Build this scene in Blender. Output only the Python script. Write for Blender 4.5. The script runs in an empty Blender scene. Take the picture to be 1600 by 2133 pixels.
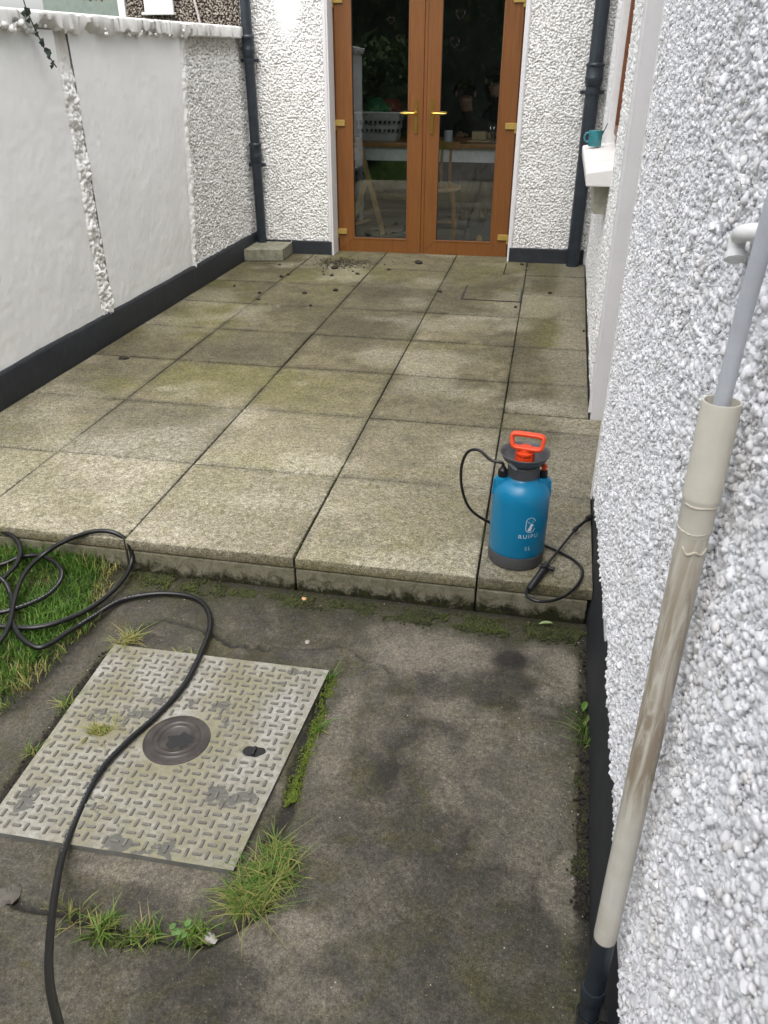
import bpy, bmesh, math, random
import numpy as np
from mathutils import Vector, Matrix

# ------------------------------------------------------------------ camera, sky, sun, exposure
SC = bpy.context.scene
COL = SC.collection
F, PITCH, YAW, ROLL = 1644.9, 0.5151, 0.19, 0.0015
CAM = np.array([0.1024, -2.0831, 1.4061])
_fw = np.array([-math.sin(YAW)*math.cos(PITCH), math.cos(YAW)*math.cos(PITCH), -math.sin(PITCH)])
_r0 = np.array([math.cos(YAW), math.sin(YAW), 0.0])
_u0 = np.cross(_r0, _fw)
_r = _r0*math.cos(ROLL) + _u0*math.sin(ROLL)
_u = -_r0*math.sin(ROLL) + _u0*math.cos(ROLL)
cd = bpy.data.cameras.new('camera')
cam = bpy.data.objects.new('camera', cd); COL.objects.link(cam)
cd.sensor_fit = 'VERTICAL'; cd.sensor_height = 36.0; cd.lens = F/2133.0*36.0
cd.clip_start = 0.02; cd.clip_end = 500
M4 = Matrix(((_r[0], _u[0], -_fw[0], CAM[0]), (_r[1], _u[1], -_fw[1], CAM[1]), (_r[2], _u[2], -_fw[2], CAM[2]), (0, 0, 0, 1)))
cam.matrix_world = M4
cd.dof.use_dof = True; cd.dof.focus_distance = 2.3; cd.dof.aperture_fstop = 13.0
SC.camera = cam

world = bpy.data.worlds.new('World'); SC.world = world; world.use_nodes = True
wn, wl = world.node_tree.nodes, world.node_tree.links
bgn = wn['Background']; bgn.inputs['Strength'].default_value = 0.15
sky = wn.new('ShaderNodeTexSky'); sky.sky_type = 'NISHITA'; sky.sun_disc = False
SUN_EL, SUN_AZ = math.radians(62), math.radians(176)      # from behind the camera, high, veiled by cloud
sky.sun_elevation = SUN_EL; sky.sun_rotation = SUN_AZ
sky.air_density = 1.0; sky.dust_density = 4.0
hs = wn.new('ShaderNodeHueSaturation'); hs.inputs['Saturation'].default_value = 0.28
wl.new(sky.outputs[0], hs.inputs['Color']); wl.new(hs.outputs[0], bgn.inputs['Color'])
sd = bpy.data.lights.new('sun', 'SUN'); sd.energy = 0.9; sd.angle = math.radians(75); sd.color = (1.0, 0.97, 0.92)
sun = bpy.data.objects.new('sun', sd); COL.objects.link(sun)
_d = Vector((math.sin(SUN_AZ)*math.cos(SUN_EL), math.cos(SUN_AZ)*math.cos(SUN_EL), math.sin(SUN_EL)))
sun.rotation_euler = _d.to_track_quat('Z', 'Y').to_euler(); sun.location = (0, 0, 12)
SC.view_settings.view_transform = 'Standard'; SC.view_settings.look = 'None'
SC.view_settings.gamma = 1.0; SC.view_settings.use_curve_mapping = False
SC.view_settings.exposure = 1.22
SC.cycles.max_bounces = 10; SC.cycles.transparent_max_bounces = 12

# ------------------------------------------------------------------ geometry of the place
GZ = -0.13                                   # concrete path below the patio (patio top is z = 0)
LX = lambda y: -2.322 + .002*y              # left boundary wall line
RX = lambda y: .362 + .0212*y                # right house wall line
BY = lambda x: 4.677 + .02*x                 # rear house wall line
DY = lambda x: BY(x) + .2                    # door plane, set back

def ray(px, py):
    return _fw + _r*(px-800)/F - _u*(py-1066.5)/F
def onp(px, py, n, p0):                      # surveyed point: where the line of sight meets a plane of the place
    d = ray(px, py); n = np.array(n, float); t = ((np.array(p0, float)-CAM)@n)/(d@n)
    return CAM + d*t
def G(px, py, z=GZ): return onp(px, py, (0, 0, 1), (0, 0, z))
def BK(px, py, off=0): return onp(px, py, (-.02, 1, 0), (0, 4.677+off, 0))
def LF(px, py, off=0): return onp(px, py, (1, -.002, 0), (-2.322+off, 0, 0))
def YP(px, py, y): return onp(px, py, (0, 1, 0), (0, y, 0))

def hash2(i, j, s):
    h = (np.asarray(i, np.int64)*374761393 + np.asarray(j, np.int64)*668265263 + s*974634777) & 0x7fffffff
    h = ((h ^ (h >> 13))*1274126177) & 0x7fffffff
    h = ((h ^ (h >> 16))*1103515245) & 0x7fffffff
    return ((h >> 7) & 0xffff)/65535.0
def vnoise(x, y, sc, seed=0):
    x = np.asarray(x, float)/sc; y = np.asarray(y, float)/sc
    i = np.floor(x).astype(np.int64); j = np.floor(y).astype(np.int64)
    fx = x-i; fy = y-j; fx = fx*fx*(3-2*fx); fy = fy*fy*(3-2*fy)
    return (hash2(i, j, seed)*(1-fx)+hash2(i+1, j, seed)*fx)*(1-fy) + (hash2(i, j+1, seed)*(1-fx)+hash2(i+1, j+1, seed)*fx)*fy
def fbm(x, y, sc, seed=0, o=4):
    t = 0; a = .5; n = 0
    for k in range(o):
        t = t + a*vnoise(x, y, sc, seed+k*17); n += a; a *= .5; sc *= .5
    return t/n
def pebbles(u, v, cell, seed=0, lo=.55, hi=.95):    # heights of a stone-dashed surface, 0..1
    iu = np.floor(u/cell).astype(np.int64); iv = np.floor(v/cell).astype(np.int64)
    h = np.zeros_like(u)
    for a in (-1, 0, 1):
        for b in (-1, 0, 1):
            ci, cj = iu+a, iv+b
            cx = (ci+.5+(hash2(ci, cj, seed)-.5)*.9)*cell; cy = (cj+.5+(hash2(ci, cj, seed+1)-.5)*.9)*cell
            r = cell*(lo+(hi-lo)*hash2(ci, cj, seed+2))
            th = hash2(ci, cj, seed+3)*6.28; dx, dy = u-cx, v-cy
            p = dx*np.cos(th)+dy*np.sin(th); q = -dx*np.sin(th)+dy*np.cos(th)
            d2 = (p/r)**2+(q/(r*.68))**2
            h = np.maximum(h, (.55+.45*hash2(ci, cj, seed+4))*np.sqrt(np.clip(1-d2, 0, 1)))
    return h
def sstep(a, b, x):
    t = np.clip((np.asarray(x, float)-a)/(b-a), 0, 1); return t*t*(3-2*t)

# ------------------------------------------------------------------ object helpers
ROOT = {}
def tag(o, label=None, cat=None, group=None, kind=None):
    if label: o['label'] = label
    if cat: o['category'] = cat
    if group: o['group'] = group
    if kind: o['kind'] = kind
    return o
def thing(name, loc, label=None, cat=None, group=None, kind=None):
    o = bpy.data.objects.new(name, None); COL.objects.link(o); o.location = loc
    o.empty_display_size = .05
    ROOT[o.name] = np.array(loc, float); return tag(o, label, cat, group, kind)
def rootloc(p): return ROOT.get(p.name, np.zeros(3)) if p is not None else np.zeros(3)

class MB:
    def __init__(s): s.v = []; s.f = []; s.m = []
    def add(s, vs, fs, mi=0):
        b = len(s.v); s.v += [tuple(map(float, p)) for p in vs]; s.f += [tuple(b+i for i in f) for f in fs]; s.m += [mi]*len(fs); return s
    def box(s, x0, x1, y0, y1, z0, z1, mi=0):
        vs = [(x, y, z) for z in (z0, z1) for y in (y0, y1) for x in (x0, x1)]
        return s.add(vs, [(0, 2, 3, 1), (4, 5, 7, 6), (0, 1, 5, 4), (2, 6, 7, 3), (0, 4, 6, 2), (1, 3, 7, 5)], mi)
    def obox(s, c, ax, ay, az, mi=0):       # box from centre and half-extent vectors
        c, ax, ay, az = map(lambda q: np.array(q, float), (c, ax, ay, az))
        vs = [c+i*ax+j*ay+k*az for k in (-1, 1) for j in (-1, 1) for i in (-1, 1)]
        return s.add(vs, [(0, 2, 3, 1), (4, 5, 7, 6), (0, 1, 5, 4), (2, 6, 7, 3), (0, 4, 6, 2), (1, 3, 7, 5)], mi)
    def prism(s, poly, z0, z1, mi=0):
        n = len(poly); vs = [(x, y, z0) for x, y in poly]+[(x, y, z1) for x, y in poly]
        return s.add(vs, [tuple(range(n))[::-1], tuple(range(n, 2*n))]+[(i, (i+1) % n, n+(i+1) % n, n+i) for i in range(n)], mi)
    def bar(s, a, b, w, h, mi=0, up=(0, 0, 1)):
        a = np.array(a, float); b = np.array(b, float); d = b-a; L = np.linalg.norm(d); d /= L
        u = np.array(up, float)
        if abs(d@u) > .95: u = np.array((0, 1, 0.))
        x = np.cross(d, u); x /= np.linalg.norm(x); y = np.cross(x, d)
        return s.obox((a+b)/2, d*L/2, x*w/2, y*h/2, mi)
    def lathe(s, prof, c=(0, 0, 0), n=32, cap=True, mi=0, axis=None):
        c = np.array(c, float)
        if axis is None: X, Y, Z = np.eye(3)
        else:
            Z = np.array(axis, float); Z /= np.linalg.norm(Z); t = np.array((1, 0, 0.)) if abs(Z[0]) < .8 else np.array((0, 1, 0.))
            X = np.cross(t, Z); X /= np.linalg.norm(X); Y = np.cross(Z, X)
        vs = [c+X*r*math.cos(2*math.pi*i/n)+Y*r*math.sin(2*math.pi*i/n)+Z*z for r, z in prof for i in range(n)]
        fs = [(k*n+i, k*n+(i+1) % n, (k+1)*n+(i+1) % n, (k+1)*n+i) for k in range(len(prof)-1) for i in range(n)]
        if cap: fs += [tuple(range(n))[::-1], tuple((len(prof)-1)*n+i for i in range(n))]
        return s.add(vs, fs, mi)
    def tube(s, pts, r, n=10, mi=0, cap=True):
        P = [np.array(p, float) for p in pts]; m = len(P); R = r if hasattr(r, '__len__') else [r]*m
        T = [P[min(i+1, m-1)]-P[max(i-1, 0)] for i in range(m)]; T = [t/(np.linalg.norm(t)+1e-12) for t in T]
        u = np.array((0, 0, 1.)) if abs(T[0][2]) < .9 else np.array((1., 0, 0)); u = u-T[0]*(u@T[0]); u /= np.linalg.norm(u)
        vs = []
        for i in range(m):
            u = u-T[i]*(u@T[i]); u /= np.linalg.norm(u); w = np.cross(T[i], u)
            vs += [P[i]+R[i]*(u*math.cos(2*math.pi*k/n)+w*math.sin(2*math.pi*k/n)) for k in range(n)]
        fs = [(i*n+k, i*n+(k+1) % n, (i+1)*n+(k+1) % n, (i+1)*n+k) for i in range(m-1) for k in range(n)]
        if cap: fs += [tuple(range(n))[::-1], tuple((m-1)*n+k for k in range(n))]
        return s.add(vs, fs, mi)
    def ball(s, c, rx, ry=None, rz=None, n=12, mi=0, jit=0, rnd=None):
        ry = ry or rx; rz = rz or rx; vs = []; fs = []; k = n//2
        for i in range(k+1):
            for j in range(n):
                a = math.pi*i/k; b = 2*math.pi*j/n; q = 1+(rnd.uniform(-jit, jit) if rnd else 0)
                vs.append((c[0]+rx*q*math.sin(a)*math.cos(b), c[1]+ry*q*math.sin(a)*math.sin(b), c[2]+rz*q*math.cos(a)))
        fs = [(i*n+j, (i+1)*n+j, (i+1)*n+(j+1) % n, i*n+(j+1) % n) for i in range(k) for j in range(n)]
        return s.add(vs, fs, mi)
    def build(s, name, mat, parent=None, smooth=False, bevel=0, label=None, sharp=35, seg=2, weld=False):
        off = rootloc(parent)
        me = bpy.data.meshes.new(name); me.from_pydata([tuple(np.array(v)-off) for v in s.v], [], s.f)
        mats = mat if isinstance(mat, (list, tuple)) else [mat]
        for m in mats: me.materials.append(m)
        if len(mats) > 1: me.polygons.foreach_set('material_index', s.m)
        o = bpy.data.objects.new(name, me); COL.objects.link(o)
        bm = bmesh.new(); bm.from_mesh(me)
        if weld: bmesh.ops.remove_doubles(bm, verts=bm.verts, dist=1e-5)
        bmesh.ops.recalc_face_normals(bm, faces=bm.faces)
        if bevel:
            es = [e for e in bm.edges if len(e.link_faces) == 2 and e.calc_face_angle(0) > math.radians(30)]
            bmesh.ops.bevel(bm, geom=es, offset=bevel, segments=seg, profile=.6, affect='EDGES', clamp_overlap=True)
        bm.to_mesh(me); bm.free()
        if smooth: me.shade_smooth(); me.set_sharp_from_angle(angle=math.radians(sharp))
        if parent is not None:
            o.parent = parent; ROOT[o.name] = off
        else: ROOT[o.name] = np.zeros(3)
        if label: o['label'] = label
        return o

def grid_mesh(name, P, mat, parent=None, attrs=None, smooth=True):     # P: (n, m, 3) array of points
    n, m = P.shape[:2]; off = rootloc(parent)
    me = bpy.data.meshes.new(name); V = (P-off).reshape(-1, 3)
    i, j = np.meshgrid(np.arange(n-1), np.arange(m-1), indexing='ij'); a = (i*m+j).ravel()
    Q = np.stack([a, a+m, a+m+1, a+1], 1)
    me.vertices.add(n*m); me.vertices.foreach_set('co', V.astype(np.float32).ravel())
    me.loops.add(Q.size); me.loops.foreach_set('vertex_index', Q.astype(np.int32).ravel())
    me.polygons.add(len(Q)); me.polygons.foreach_set('loop_start', np.arange(0, Q.size, 4, dtype=np.int32)); me.update(calc_edges=True)
    me.materials.append(mat)
    if attrs is not None:
        ca = me.color_attributes.new('st', 'FLOAT_COLOR', 'POINT'); C4 = np.ones((n*m, 4), np.float32); C4[:, :3] = attrs.reshape(-1, 3)
        ca.data.foreach_set('color', C4.ravel())
    if smooth: me.shade_smooth()
    me.validate()
    o = bpy.data.objects.new(name, me); COL.objects.link(o)
    if parent is not None: o.parent = parent
    ROOT[o.name] = off; return o

def catmull(pts, k=8):
    P = [np.array(p, float) for p in pts]; P = [2*P[0]-P[1]]+P+[2*P[-1]-P[-2]]; out = []
    for i in range(1, len(P)-2):
        for t in np.arange(k)/k:
            out.append(.5*((2*P[i])+(P[i+1]-P[i-1])*t+(2*P[i-1]-5*P[i]+4*P[i+1]-P[i+2])*t*t+(3*P[i]-P[i-1]-3*P[i+1]+P[i+2])*t**3))
    out.append(P[-2]); return out

# ------------------------------------------------------------------ materials
def newmat(name):
    m = bpy.data.materials.new(name); m.use_nodes = True; return m, m.node_tree.nodes, m.node_tree.links, m.node_tree.nodes['Principled BSDF']
def nz(n, l, sc, det=6, rough=.6, vec=None, dist=0):
    t = n.new('ShaderNodeTexNoise'); t.inputs['Scale'].default_value = sc; t.inputs['Detail'].default_value = det; t.inputs['Roughness'].default_value = rough; t.inputs['Distortion'].default_value = dist
    if vec is None: vec = pos(n)
    l.new(vec, t.inputs['Vector']); return t.outputs['Fac']
def pos(n):
    for q in n:
        if q.bl_idname == 'ShaderNodeNewGeometry': return q.outputs['Position']
    return n.new('ShaderNodeNewGeometry').outputs['Position']
def ramp(n, l, f, stops):
    r = n.new('ShaderNodeValToRGB'); e = r.color_ramp.elements
    while len(e) < len(stops): e.new(.5)
    for q, (p, c) in zip(e, stops): q.position = p; q.color = (c, c, c, 1) if not hasattr(c, '__len__') else (*c, 1)
    l.new(f, r.inputs[0]); return r.outputs[0]
def mix(n, l, f, a, b, mode='MIX'):
    x = n.new('ShaderNodeMix'); x.data_type = 'RGBA'; x.blend_type = mode
    for k, q in ((0, f), (6, a), (7, b)):
        if isinstance(q, (int, float)): x.inputs[k].default_value = q if k == 0 else (q, q, q, 1)
        elif isinstance(q, tuple): x.inputs[k].default_value = (*q, 1)
        else: l.new(q, x.inputs[k])
    return x.outputs[2]
def mth(n, l, op, a, b=None):
    x = n.new('ShaderNodeMath'); x.operation = op
    for k, q in ((0, a), (1, b)):
        if q is None: continue
        if isinstance(q, (int, float)): x.inputs[k].default_value = q
        else: l.new(q, x.inputs[k])
    return x.outputs[0]
def bump(n, l, p, h, strength=.5, dist=.002):
    b = n.new('ShaderNodeBump'); b.inputs['Strength'].default_value = strength; b.inputs['Distance'].default_value = dist
    l.new(h, b.inputs['Height']); l.new(b.outputs[0], p.inputs['Normal'])
def simple(name, col, rough=.5, metal=0, var=.12, vsc=30, bsc=0, bst=.3, bd=.001, spec=.5):
    m, n, l, p = newmat(name); p.inputs['Roughness'].default_value = rough; p.inputs['Metallic'].default_value = metal
    p.inputs['Specular IOR Level'].default_value = spec
    f = nz(n, l, vsc, 5)
    lo = tuple(c*(1-var) for c in col); hi = tuple(min(1, c*(1+var)) for c in col)
    l.new(mix(n, l, ramp(n, l, f, [(.3, 0.), (.7, 1.)]), lo, hi), p.inputs['Base Color'])
    if bsc: bump(n, l, p, nz(n, l, bsc, 4), bst, bd)
    return m
def attr(n):
    a = n.new('ShaderNodeAttribute'); a.attribute_name = 'st'; return a

def m_slab():
    m, n, l, p = newmat('granite_aggregate_slab'); p.inputs['Roughness'].default_value = .85; p.inputs['Specular IOR Level'].default_value = .25
    oi = n.new('ShaderNodeObjectInfo')
    sep = n.new('ShaderNodeSeparateColor'); l.new(attr(n).outputs['Color'], sep.inputs[0])
    vo = n.new('ShaderNodeTexVoronoi'); vo.inputs['Scale'].default_value = 330; l.new(pos(n), vo.inputs['Vector'])
    vs = n.new('ShaderNodeSeparateColor'); l.new(vo.outputs['Color'], vs.inputs[0])
    f1 = nz(n, l, 9, 8, .65, dist=.6); f2 = nz(n, l, 38, 6, .7); f3 = nz(n, l, 330, 3, .7)
    base = mix(n, l, ramp(n, l, f1, [(.35, 0.), (.65, 1.)]), (.098, .086, .056), (.190, .166, .112))
    # lichen / algae, dirt and darkened slab sides, washed patches, each with a shape of its own
    alg = mth(n, l, 'MULTIPLY', sep.outputs[1], ramp(n, l, nz(n, l, 14, 7, .7, dist=1.2), [(.3, .25), (.62, 1.)]))
    base = mix(n, l, alg, base, (.128, .125, .030))
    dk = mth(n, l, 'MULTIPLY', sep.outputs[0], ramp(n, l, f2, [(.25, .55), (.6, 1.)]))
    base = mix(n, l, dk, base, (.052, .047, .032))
    lt = mth(n, l, 'MULTIPLY', sep.outputs[2], ramp(n, l, nz(n, l, 45, 8, .75, dist=.8), [(.32, .15), (.6, 1.)]))
    base = mix(n, l, lt, base, (.40, .375, .30))
    # blackish blotches and small spots
    bl = ramp(n, l, nz(n, l, 23, 9, .72, dist=1.5), [(.55, 0.), (.72, .5)])
    base = mix(n, l, bl, base, (.070, .062, .038))
    yl = ramp(n, l, nz(n, l, 6, 9, .72, dist=2.0), [(.5, 0.), (.66, .5)]); base = mix(n, l, yl, base, (.165, .152, .075))
    pl_ = ramp(n, l, nz(n, l, 5, 9, .75, dist=2.5), [(.60, 0.), (.72, .45)]); base = mix(n, l, pl_, base, (.34, .32, .26))
    ml = ramp(n, l, nz(n, l, 62, 10, .8, dist=.8), [(.40, .45), (.52, 1.), (.66, 1.28)]); base = mix(n, l, .8, base, ml, 'MULTIPLY')
    # aggregate grains
    gr = ramp(n, l, vs.outputs[0], [(.0, .5), (.3, .85), (.62, 1.1), (.9, 1.8)])
    base = mix(n, l, .7, base, gr, 'MULTIPLY')
    base = mix(n, l, .35, base, ramp(n, l, f3, [(.3, .55), (.7, 1.45)]), 'MULTIPLY')
    tone = ramp(n, l, oi.outputs['Random'], [(0., (.82, .82, .82)), (.5, (1., .985, .95)), (1., (1.15, 1.14, 1.11))])
    base = mix(n, l, 1., base, tone, 'MULTIPLY')
    l.new(base, p.inputs['Base Color'])
    h = mth(n, l, 'ADD', mth(n, l, 'MULTIPLY', vo.outputs['Distance'], -1.2), mth(n, l, 'MULTIPLY', f3, .8))
    bump(n, l, p, h, .55, .0012); return m
def m_kerb():
    m, n, l, p = newmat('mossy_kerb_concrete'); p.inputs['Roughness'].default_value = .9; p.inputs['Specular IOR Level'].default_value = .2
    geo = n.new('ShaderNodeSeparateXYZ'); l.new(pos(n), geo.inputs[0])
    f = nz(n, l, 22, 8, .75, dist=.7); g = nz(n, l, 300, 3, .7)
    h = mth(n, l, 'ADD', geo.outputs[2], mth(n, l, 'MULTIPLY', mth(n, l, 'SUBTRACT', f, .5), .16))
    base = mix(n, l, ramp(n, l, f, [(.35, 0.), (.65, 1.)]), (.11, .103, .065), (.22, .205, .15))
    moss = ramp(n, l, mth(n, l, 'ADD', h, .13), [(.012, 1.), (.046, 0.)])
    base = mix(n, l, moss, base, mix(n, l, ramp(n, l, nz(n, l, 60, 4), [(.4, 0.), (.66, 1.)]), (.014, .013, .009), (.030, .034, .010)))
    base = mix(n, l, .6, base, ramp(n, l, g, [(.3, .5), (.7, 1.5)]), 'MULTIPLY')
    l.new(base, p.inputs['Base Color']); bump(n, l, p, g, .6, .0015); return m
def m_path():
    m, n, l, p = newmat('old_concrete_path'); p.inputs['Specular IOR Level'].default_value = .35
    sep = n.new('ShaderNodeSeparateColor'); l.new(attr(n).outputs['Color'], sep.inputs[0])
    f0 = nz(n, l, 3.2, 9, .62, dist=.5); f1 = nz(n, l, 12, 9, .7, dist=.6); f2 = nz(n, l, 90, 6, .75); f3 = nz(n, l, 420, 3, .7)
    base = mix(n, l, ramp(n, l, f0, [(.34, 0.), (.62, 1.)]), (.026, .023, .018), (.082, .075, .059))
    base = mix(n, l, ramp(n, l, f1, [(.45, 0.), (.72, .75)]), base, (.135, .118, .090))
    base = mix(n, l, ramp(n, l, nz(n, l, 7, 8, .7, dist=1.5), [(.48, 0.), (.66, .75)]), base, (.055, .050, .018))
    ms = mth(n, l, 'MULTIPLY', sep.outputs[1], ramp(n, l, nz(n, l, 40, 7, .75), [(.36, .1), (.58, 1.)]))
    base = mix(n, l, ms, base, mix(n, l, ramp(n, l, nz(n, l, 120, 4), [(.42, 0.), (.6, 1.)]), (.030, .026, .012), (.070, .085, .012)))
    base = mix(n, l, mth(n, l, 'MULTIPLY', sep.outputs[2], ramp(n, l, f1, [(.3, .3), (.6, 1.)])), base, (.185, .165, .13))
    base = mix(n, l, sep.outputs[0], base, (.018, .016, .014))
    base = mix(n, l, .85, base, ramp(n, l, f2, [(.28, .35), (.7, 1.6)]), 'MULTIPLY')
    base = mix(n, l, .85, base, ramp(n, l, f3, [(.3, .45), (.72, 1.65)]), 'MULTIPLY')
    base = mix(n, l, .6, base, ramp(n, l, nz(n, l, 190, 4, .8), [(.36, .5), (.5, 1.), (.64, 1.7)]), 'MULTIPLY')
    vo = n.new('ShaderNodeTexVoronoi'); vo.inputs['Scale'].default_value = 130; l.new(pos(n), vo.inputs['Vector'])
    vs = n.new('ShaderNodeSeparateColor'); l.new(vo.outputs['Color'], vs.inputs[0])
    spot = mth(n, l, 'MULTIPLY', mth(n, l, 'LESS_THAN', vo.outputs['Distance'], .16), mth(n, l, 'GREATER_THAN', vs.outputs[0], .62))
    base = mix(n, l, mth(n, l, 'MULTIPLY', spot, mth(n, l, 'MULTIPLY', vs.outputs[1], .75)), base, (.26, .24, .19))
    base = mix(n, l, ramp(n, l, nz(n, l, 30, 10, .8, dist=1.), [(.56, 0.), (.64, .55)]), base, (.020, .017, .012))
    l.new(base, p.inputs['Base Color'])
    l.new(ramp(n, l, f1, [(.3, .55), (.7, .9)]), p.inputs['Roughness'])
    h = mth(n, l, 'ADD', mth(n, l, 'MULTIPLY', f2, 1.), mth(n, l, 'MULTIPLY', f3, .35)); bump(n, l, p, h, .7, .004); return m
def m_white(name, base=(.80, .80, .79), dirt=(.42, .40, .36), amt=.35, bsc=220, bst=.35, bd=.001, sc=5, att=False):
    m, n, l, p = newmat(name); p.inputs['Roughness'].default_value = .88; p.inputs['Specular IOR Level'].default_value = .15
    f = nz(n, l, sc, 9, .7, dist=.5)
    c = mix(n, l, mth(n, l, 'MULTIPLY', ramp(n, l, f, [(.48, 0.), (.75, 1.)]), amt), base, dirt)
    if att:
        sep = n.new('ShaderNodeSeparateColor'); l.new(attr(n).outputs['Color'], sep.inputs[0])
        c = mix(n, l, sep.outputs[0], c, dirt)  # mesh mask adds the same darker tone, also in hollows
        c = mix(n, l, sep.outputs[1], c, (.07, .065, .05))
    l.new(c, p.inputs['Base Color'])
    h = mth(n, l, 'ADD', nz(n, l, bsc, 5, .65), mth(n, l, 'MULTIPLY', nz(n, l, bsc*.18, 4), 1.2)); bump(n, l, p, h, bst, bd); return m
def m_grass():
    m, n, l, p = newmat('grass_blades'); p.inputs['Roughness'].default_value = .55; p.inputs['Specular IOR Level'].default_value = .3
    a = attr(n); sep = n.new('ShaderNodeSeparateColor'); l.new(a.outputs['Color'], sep.inputs[0])
    c = mix(n, l, sep.outputs[0], (.036, .105, .012), (.140, .265, .040))
    c = mix(n, l, sep.outputs[1], c, (.40, .34, .13))
    l.new(c, p.inputs['Base Color'])
    tr = n.new('ShaderNodeBsdfTranslucent'); l.new(c, tr.inputs['Color']); ms = n.new('ShaderNodeMixShader'); ms.inputs[0].default_value = .35
    l.new(p.outputs[0], ms.inputs[1]); l.new(tr.outputs[0], ms.inputs[2]); l.new(ms.outputs[0], n['Material Output'].inputs[0]); return m
def m_cover():
    m, n, l, p = newmat('worn_painted_steel_cover')
    f = nz(n, l, 8, 9, .68, dist=.6); g = nz(n, l, 60, 6, .7); wp = nz(n, l, 11, 4, .55, dist=.25)
    base = mix(n, l, ramp(n, l, f, [(.35, 0.), (.65, 1.)]), (.235, .222, .178), (.385, .375, .345))
    base = mix(n, l, ramp(n, l, nz(n, l, 4.5, 6, .6), [(.42, 0.), (.60, .7)]), base, (.19, .175, .075))
    base = mix(n, l, ramp(n, l, g, [(.44, 0.), (.66, .75)]), base, (.17, .16, .125))
    base = mix(n, l, ramp(n, l, nz(n, l, 170, 5, .8), [(.5, 0.), (.7, .5)]), base, (.12, .115, .09))
    base = mix(n, l, ramp(n, l, wp, [(.625, 0.), (.645, .85)]), base, (.085, .085, .078))
    l.new(base, p.inputs['Base Color']); l.new(ramp(n, l, g, [(.3, .5), (.7, .85)]), p.inputs['Roughness']); bump(n, l, p, g, .5, .001); return m
def m_upvc():
    m, n, l, p = newmat('golden_oak_foil'); p.inputs['Roughness'].default_value = .38
    mp = n.new('ShaderNodeMapping'); l.new(pos(n), mp.inputs[0]); mp.inputs['Scale'].default_value = (60, 60, 2.2)
    f = nz(n, l, 1.6, 8, .65, vec=mp.outputs[0], dist=.6)
    c = mix(n, l, ramp(n, l, f, [(.25, 0.), (.75, 1.)]), (.125, .044, .010), (.215, .084, .020)); l.new(c, p.inputs['Base Color'])
    bump(n, l, p, f, .15, .0005); return m
def m_glass(name, tint=(.86, .9, .9), boost=1.0):
    m, n, l, p = newmat(name); n.remove(p)
    t = n.new('ShaderNodeBsdfTransparent'); t.inputs[0].default_value = (*tint, 1)
    g = n.new('ShaderNodeBsdfGlossy'); g.inputs['Roughness'].default_value = .0; g.inputs[0].default_value = (1, 1, 1, 1)
    fr = n.new('ShaderNodeFresnel'); fr.inputs[0].default_value = 1.52
    ms = n.new('ShaderNodeMixShader'); l.new(mth(n, l, 'MULTIPLY', fr.outputs[0], boost), ms.inputs[0]); l.new(t.outputs[0], ms.inputs[1]); l.new(g.outputs[0], ms.inputs[2])
    l.new(ms.outputs[0], n['Material Output'].inputs[0]); return m
def m_streak():
    m, n, l, p = newmat('weathered_white_pipe'); p.inputs['Roughness'].default_value = .45
    mp = n.new('ShaderNodeMapping'); l.new(pos(n), mp.inputs[0]); mp.inputs['Scale'].default_value = (45, 45, 5)
    f = nz(n, l, 1.5, 8, .7, vec=mp.outputs[0], dist=1.4)
    z = n.new('ShaderNodeSeparateXYZ'); l.new(pos(n), z.inputs[0])
    band = ramp(n, l, mth(n, l, 'MULTIPLY', z.outputs[2], 1.), [(.48, 0.), (.56, 1.), (.86, .8), (.98, .2)])
    st = mth(n, l, 'MULTIPLY', ramp(n, l, f, [(.36, 0.), (.56, 1.)]), mth(n, l, 'ADD', mth(n, l, 'MULTIPLY', band, .85), .12))
    c = mix(n, l, ramp(n, l, nz(n, l, 12, 5), [(.35, 0.), (.65, 1.)]), (.56, .53, .45), (.66, .64, .58))
    c = mix(n, l, mth(n, l, 'MULTIPLY', st, .8), c, (.22, .155, .09)); l.new(c, p.inputs['Base Color']); return m

SLAB = m_slab(); KERB = m_kerb(); PATH = m_path(); GRASS = m_grass(); COVER = m_cover(); OAK = m_upvc()
DASH = m_white('white_pebble_dash', (.80, .80, .815), (.52, .48, .43), .45, 300, .3, .0008, 7)
_n, _l = DASH.node_tree.nodes, DASH.node_tree.links
_p = _n['Principled BSDF']; _src = _p.inputs['Base Color'].links[0].from_socket; _oi = _n.new('ShaderNodeObjectInfo')
_l.new(mix(_n, _l, 1., _src, ramp(_n, _l, _oi.outputs['Random'], [(0., (.86, .84, .80)), (.12, (.93, .93, .94)), (.5, (1., 1., 1.)), (1., (.97, .98, 1.))]), 'MULTIPLY'), _p.inputs['Base Color'])
DASHR = m_white('white_rough_cast', (.82, .82, .81), (.40, .38, .34), .30, 300, .35, .001, 7, att=True)
DASHN = m_white('tinted_pebble_dash', (.34, .30, .25), (.10, .085, .07), .9, 300, .4, .001, 60)
RENDER = m_white('smooth_white_render', (.87, .875, .88), (.70, .72, .72), .5, 45, .35, .003, 2.5, att=True)
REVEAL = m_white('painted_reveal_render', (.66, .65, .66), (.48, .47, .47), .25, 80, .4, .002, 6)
COPE = m_white('weathered_white_coping', (.80, .80, .79), (.38, .37, .34), .35, 120, .6, .003, 8, att=True)
BLACK = simple('black_plinth_paint', (.017, .020, .026), .6, var=.3, vsc=18, bsc=50, bst=.4, bd=.002)
PIPEB = simple('black_pipe_paint', (.020, .027, .036), .38, var=.35, vsc=14, bsc=40, bst=.15)
WHITEP = simple('white_paint', (.74, .74, .73), .4, var=.06)
GREYP = simple('grey_overflow_pipe', (.52, .545, .59), .4, var=.12, vsc=16)
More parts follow.
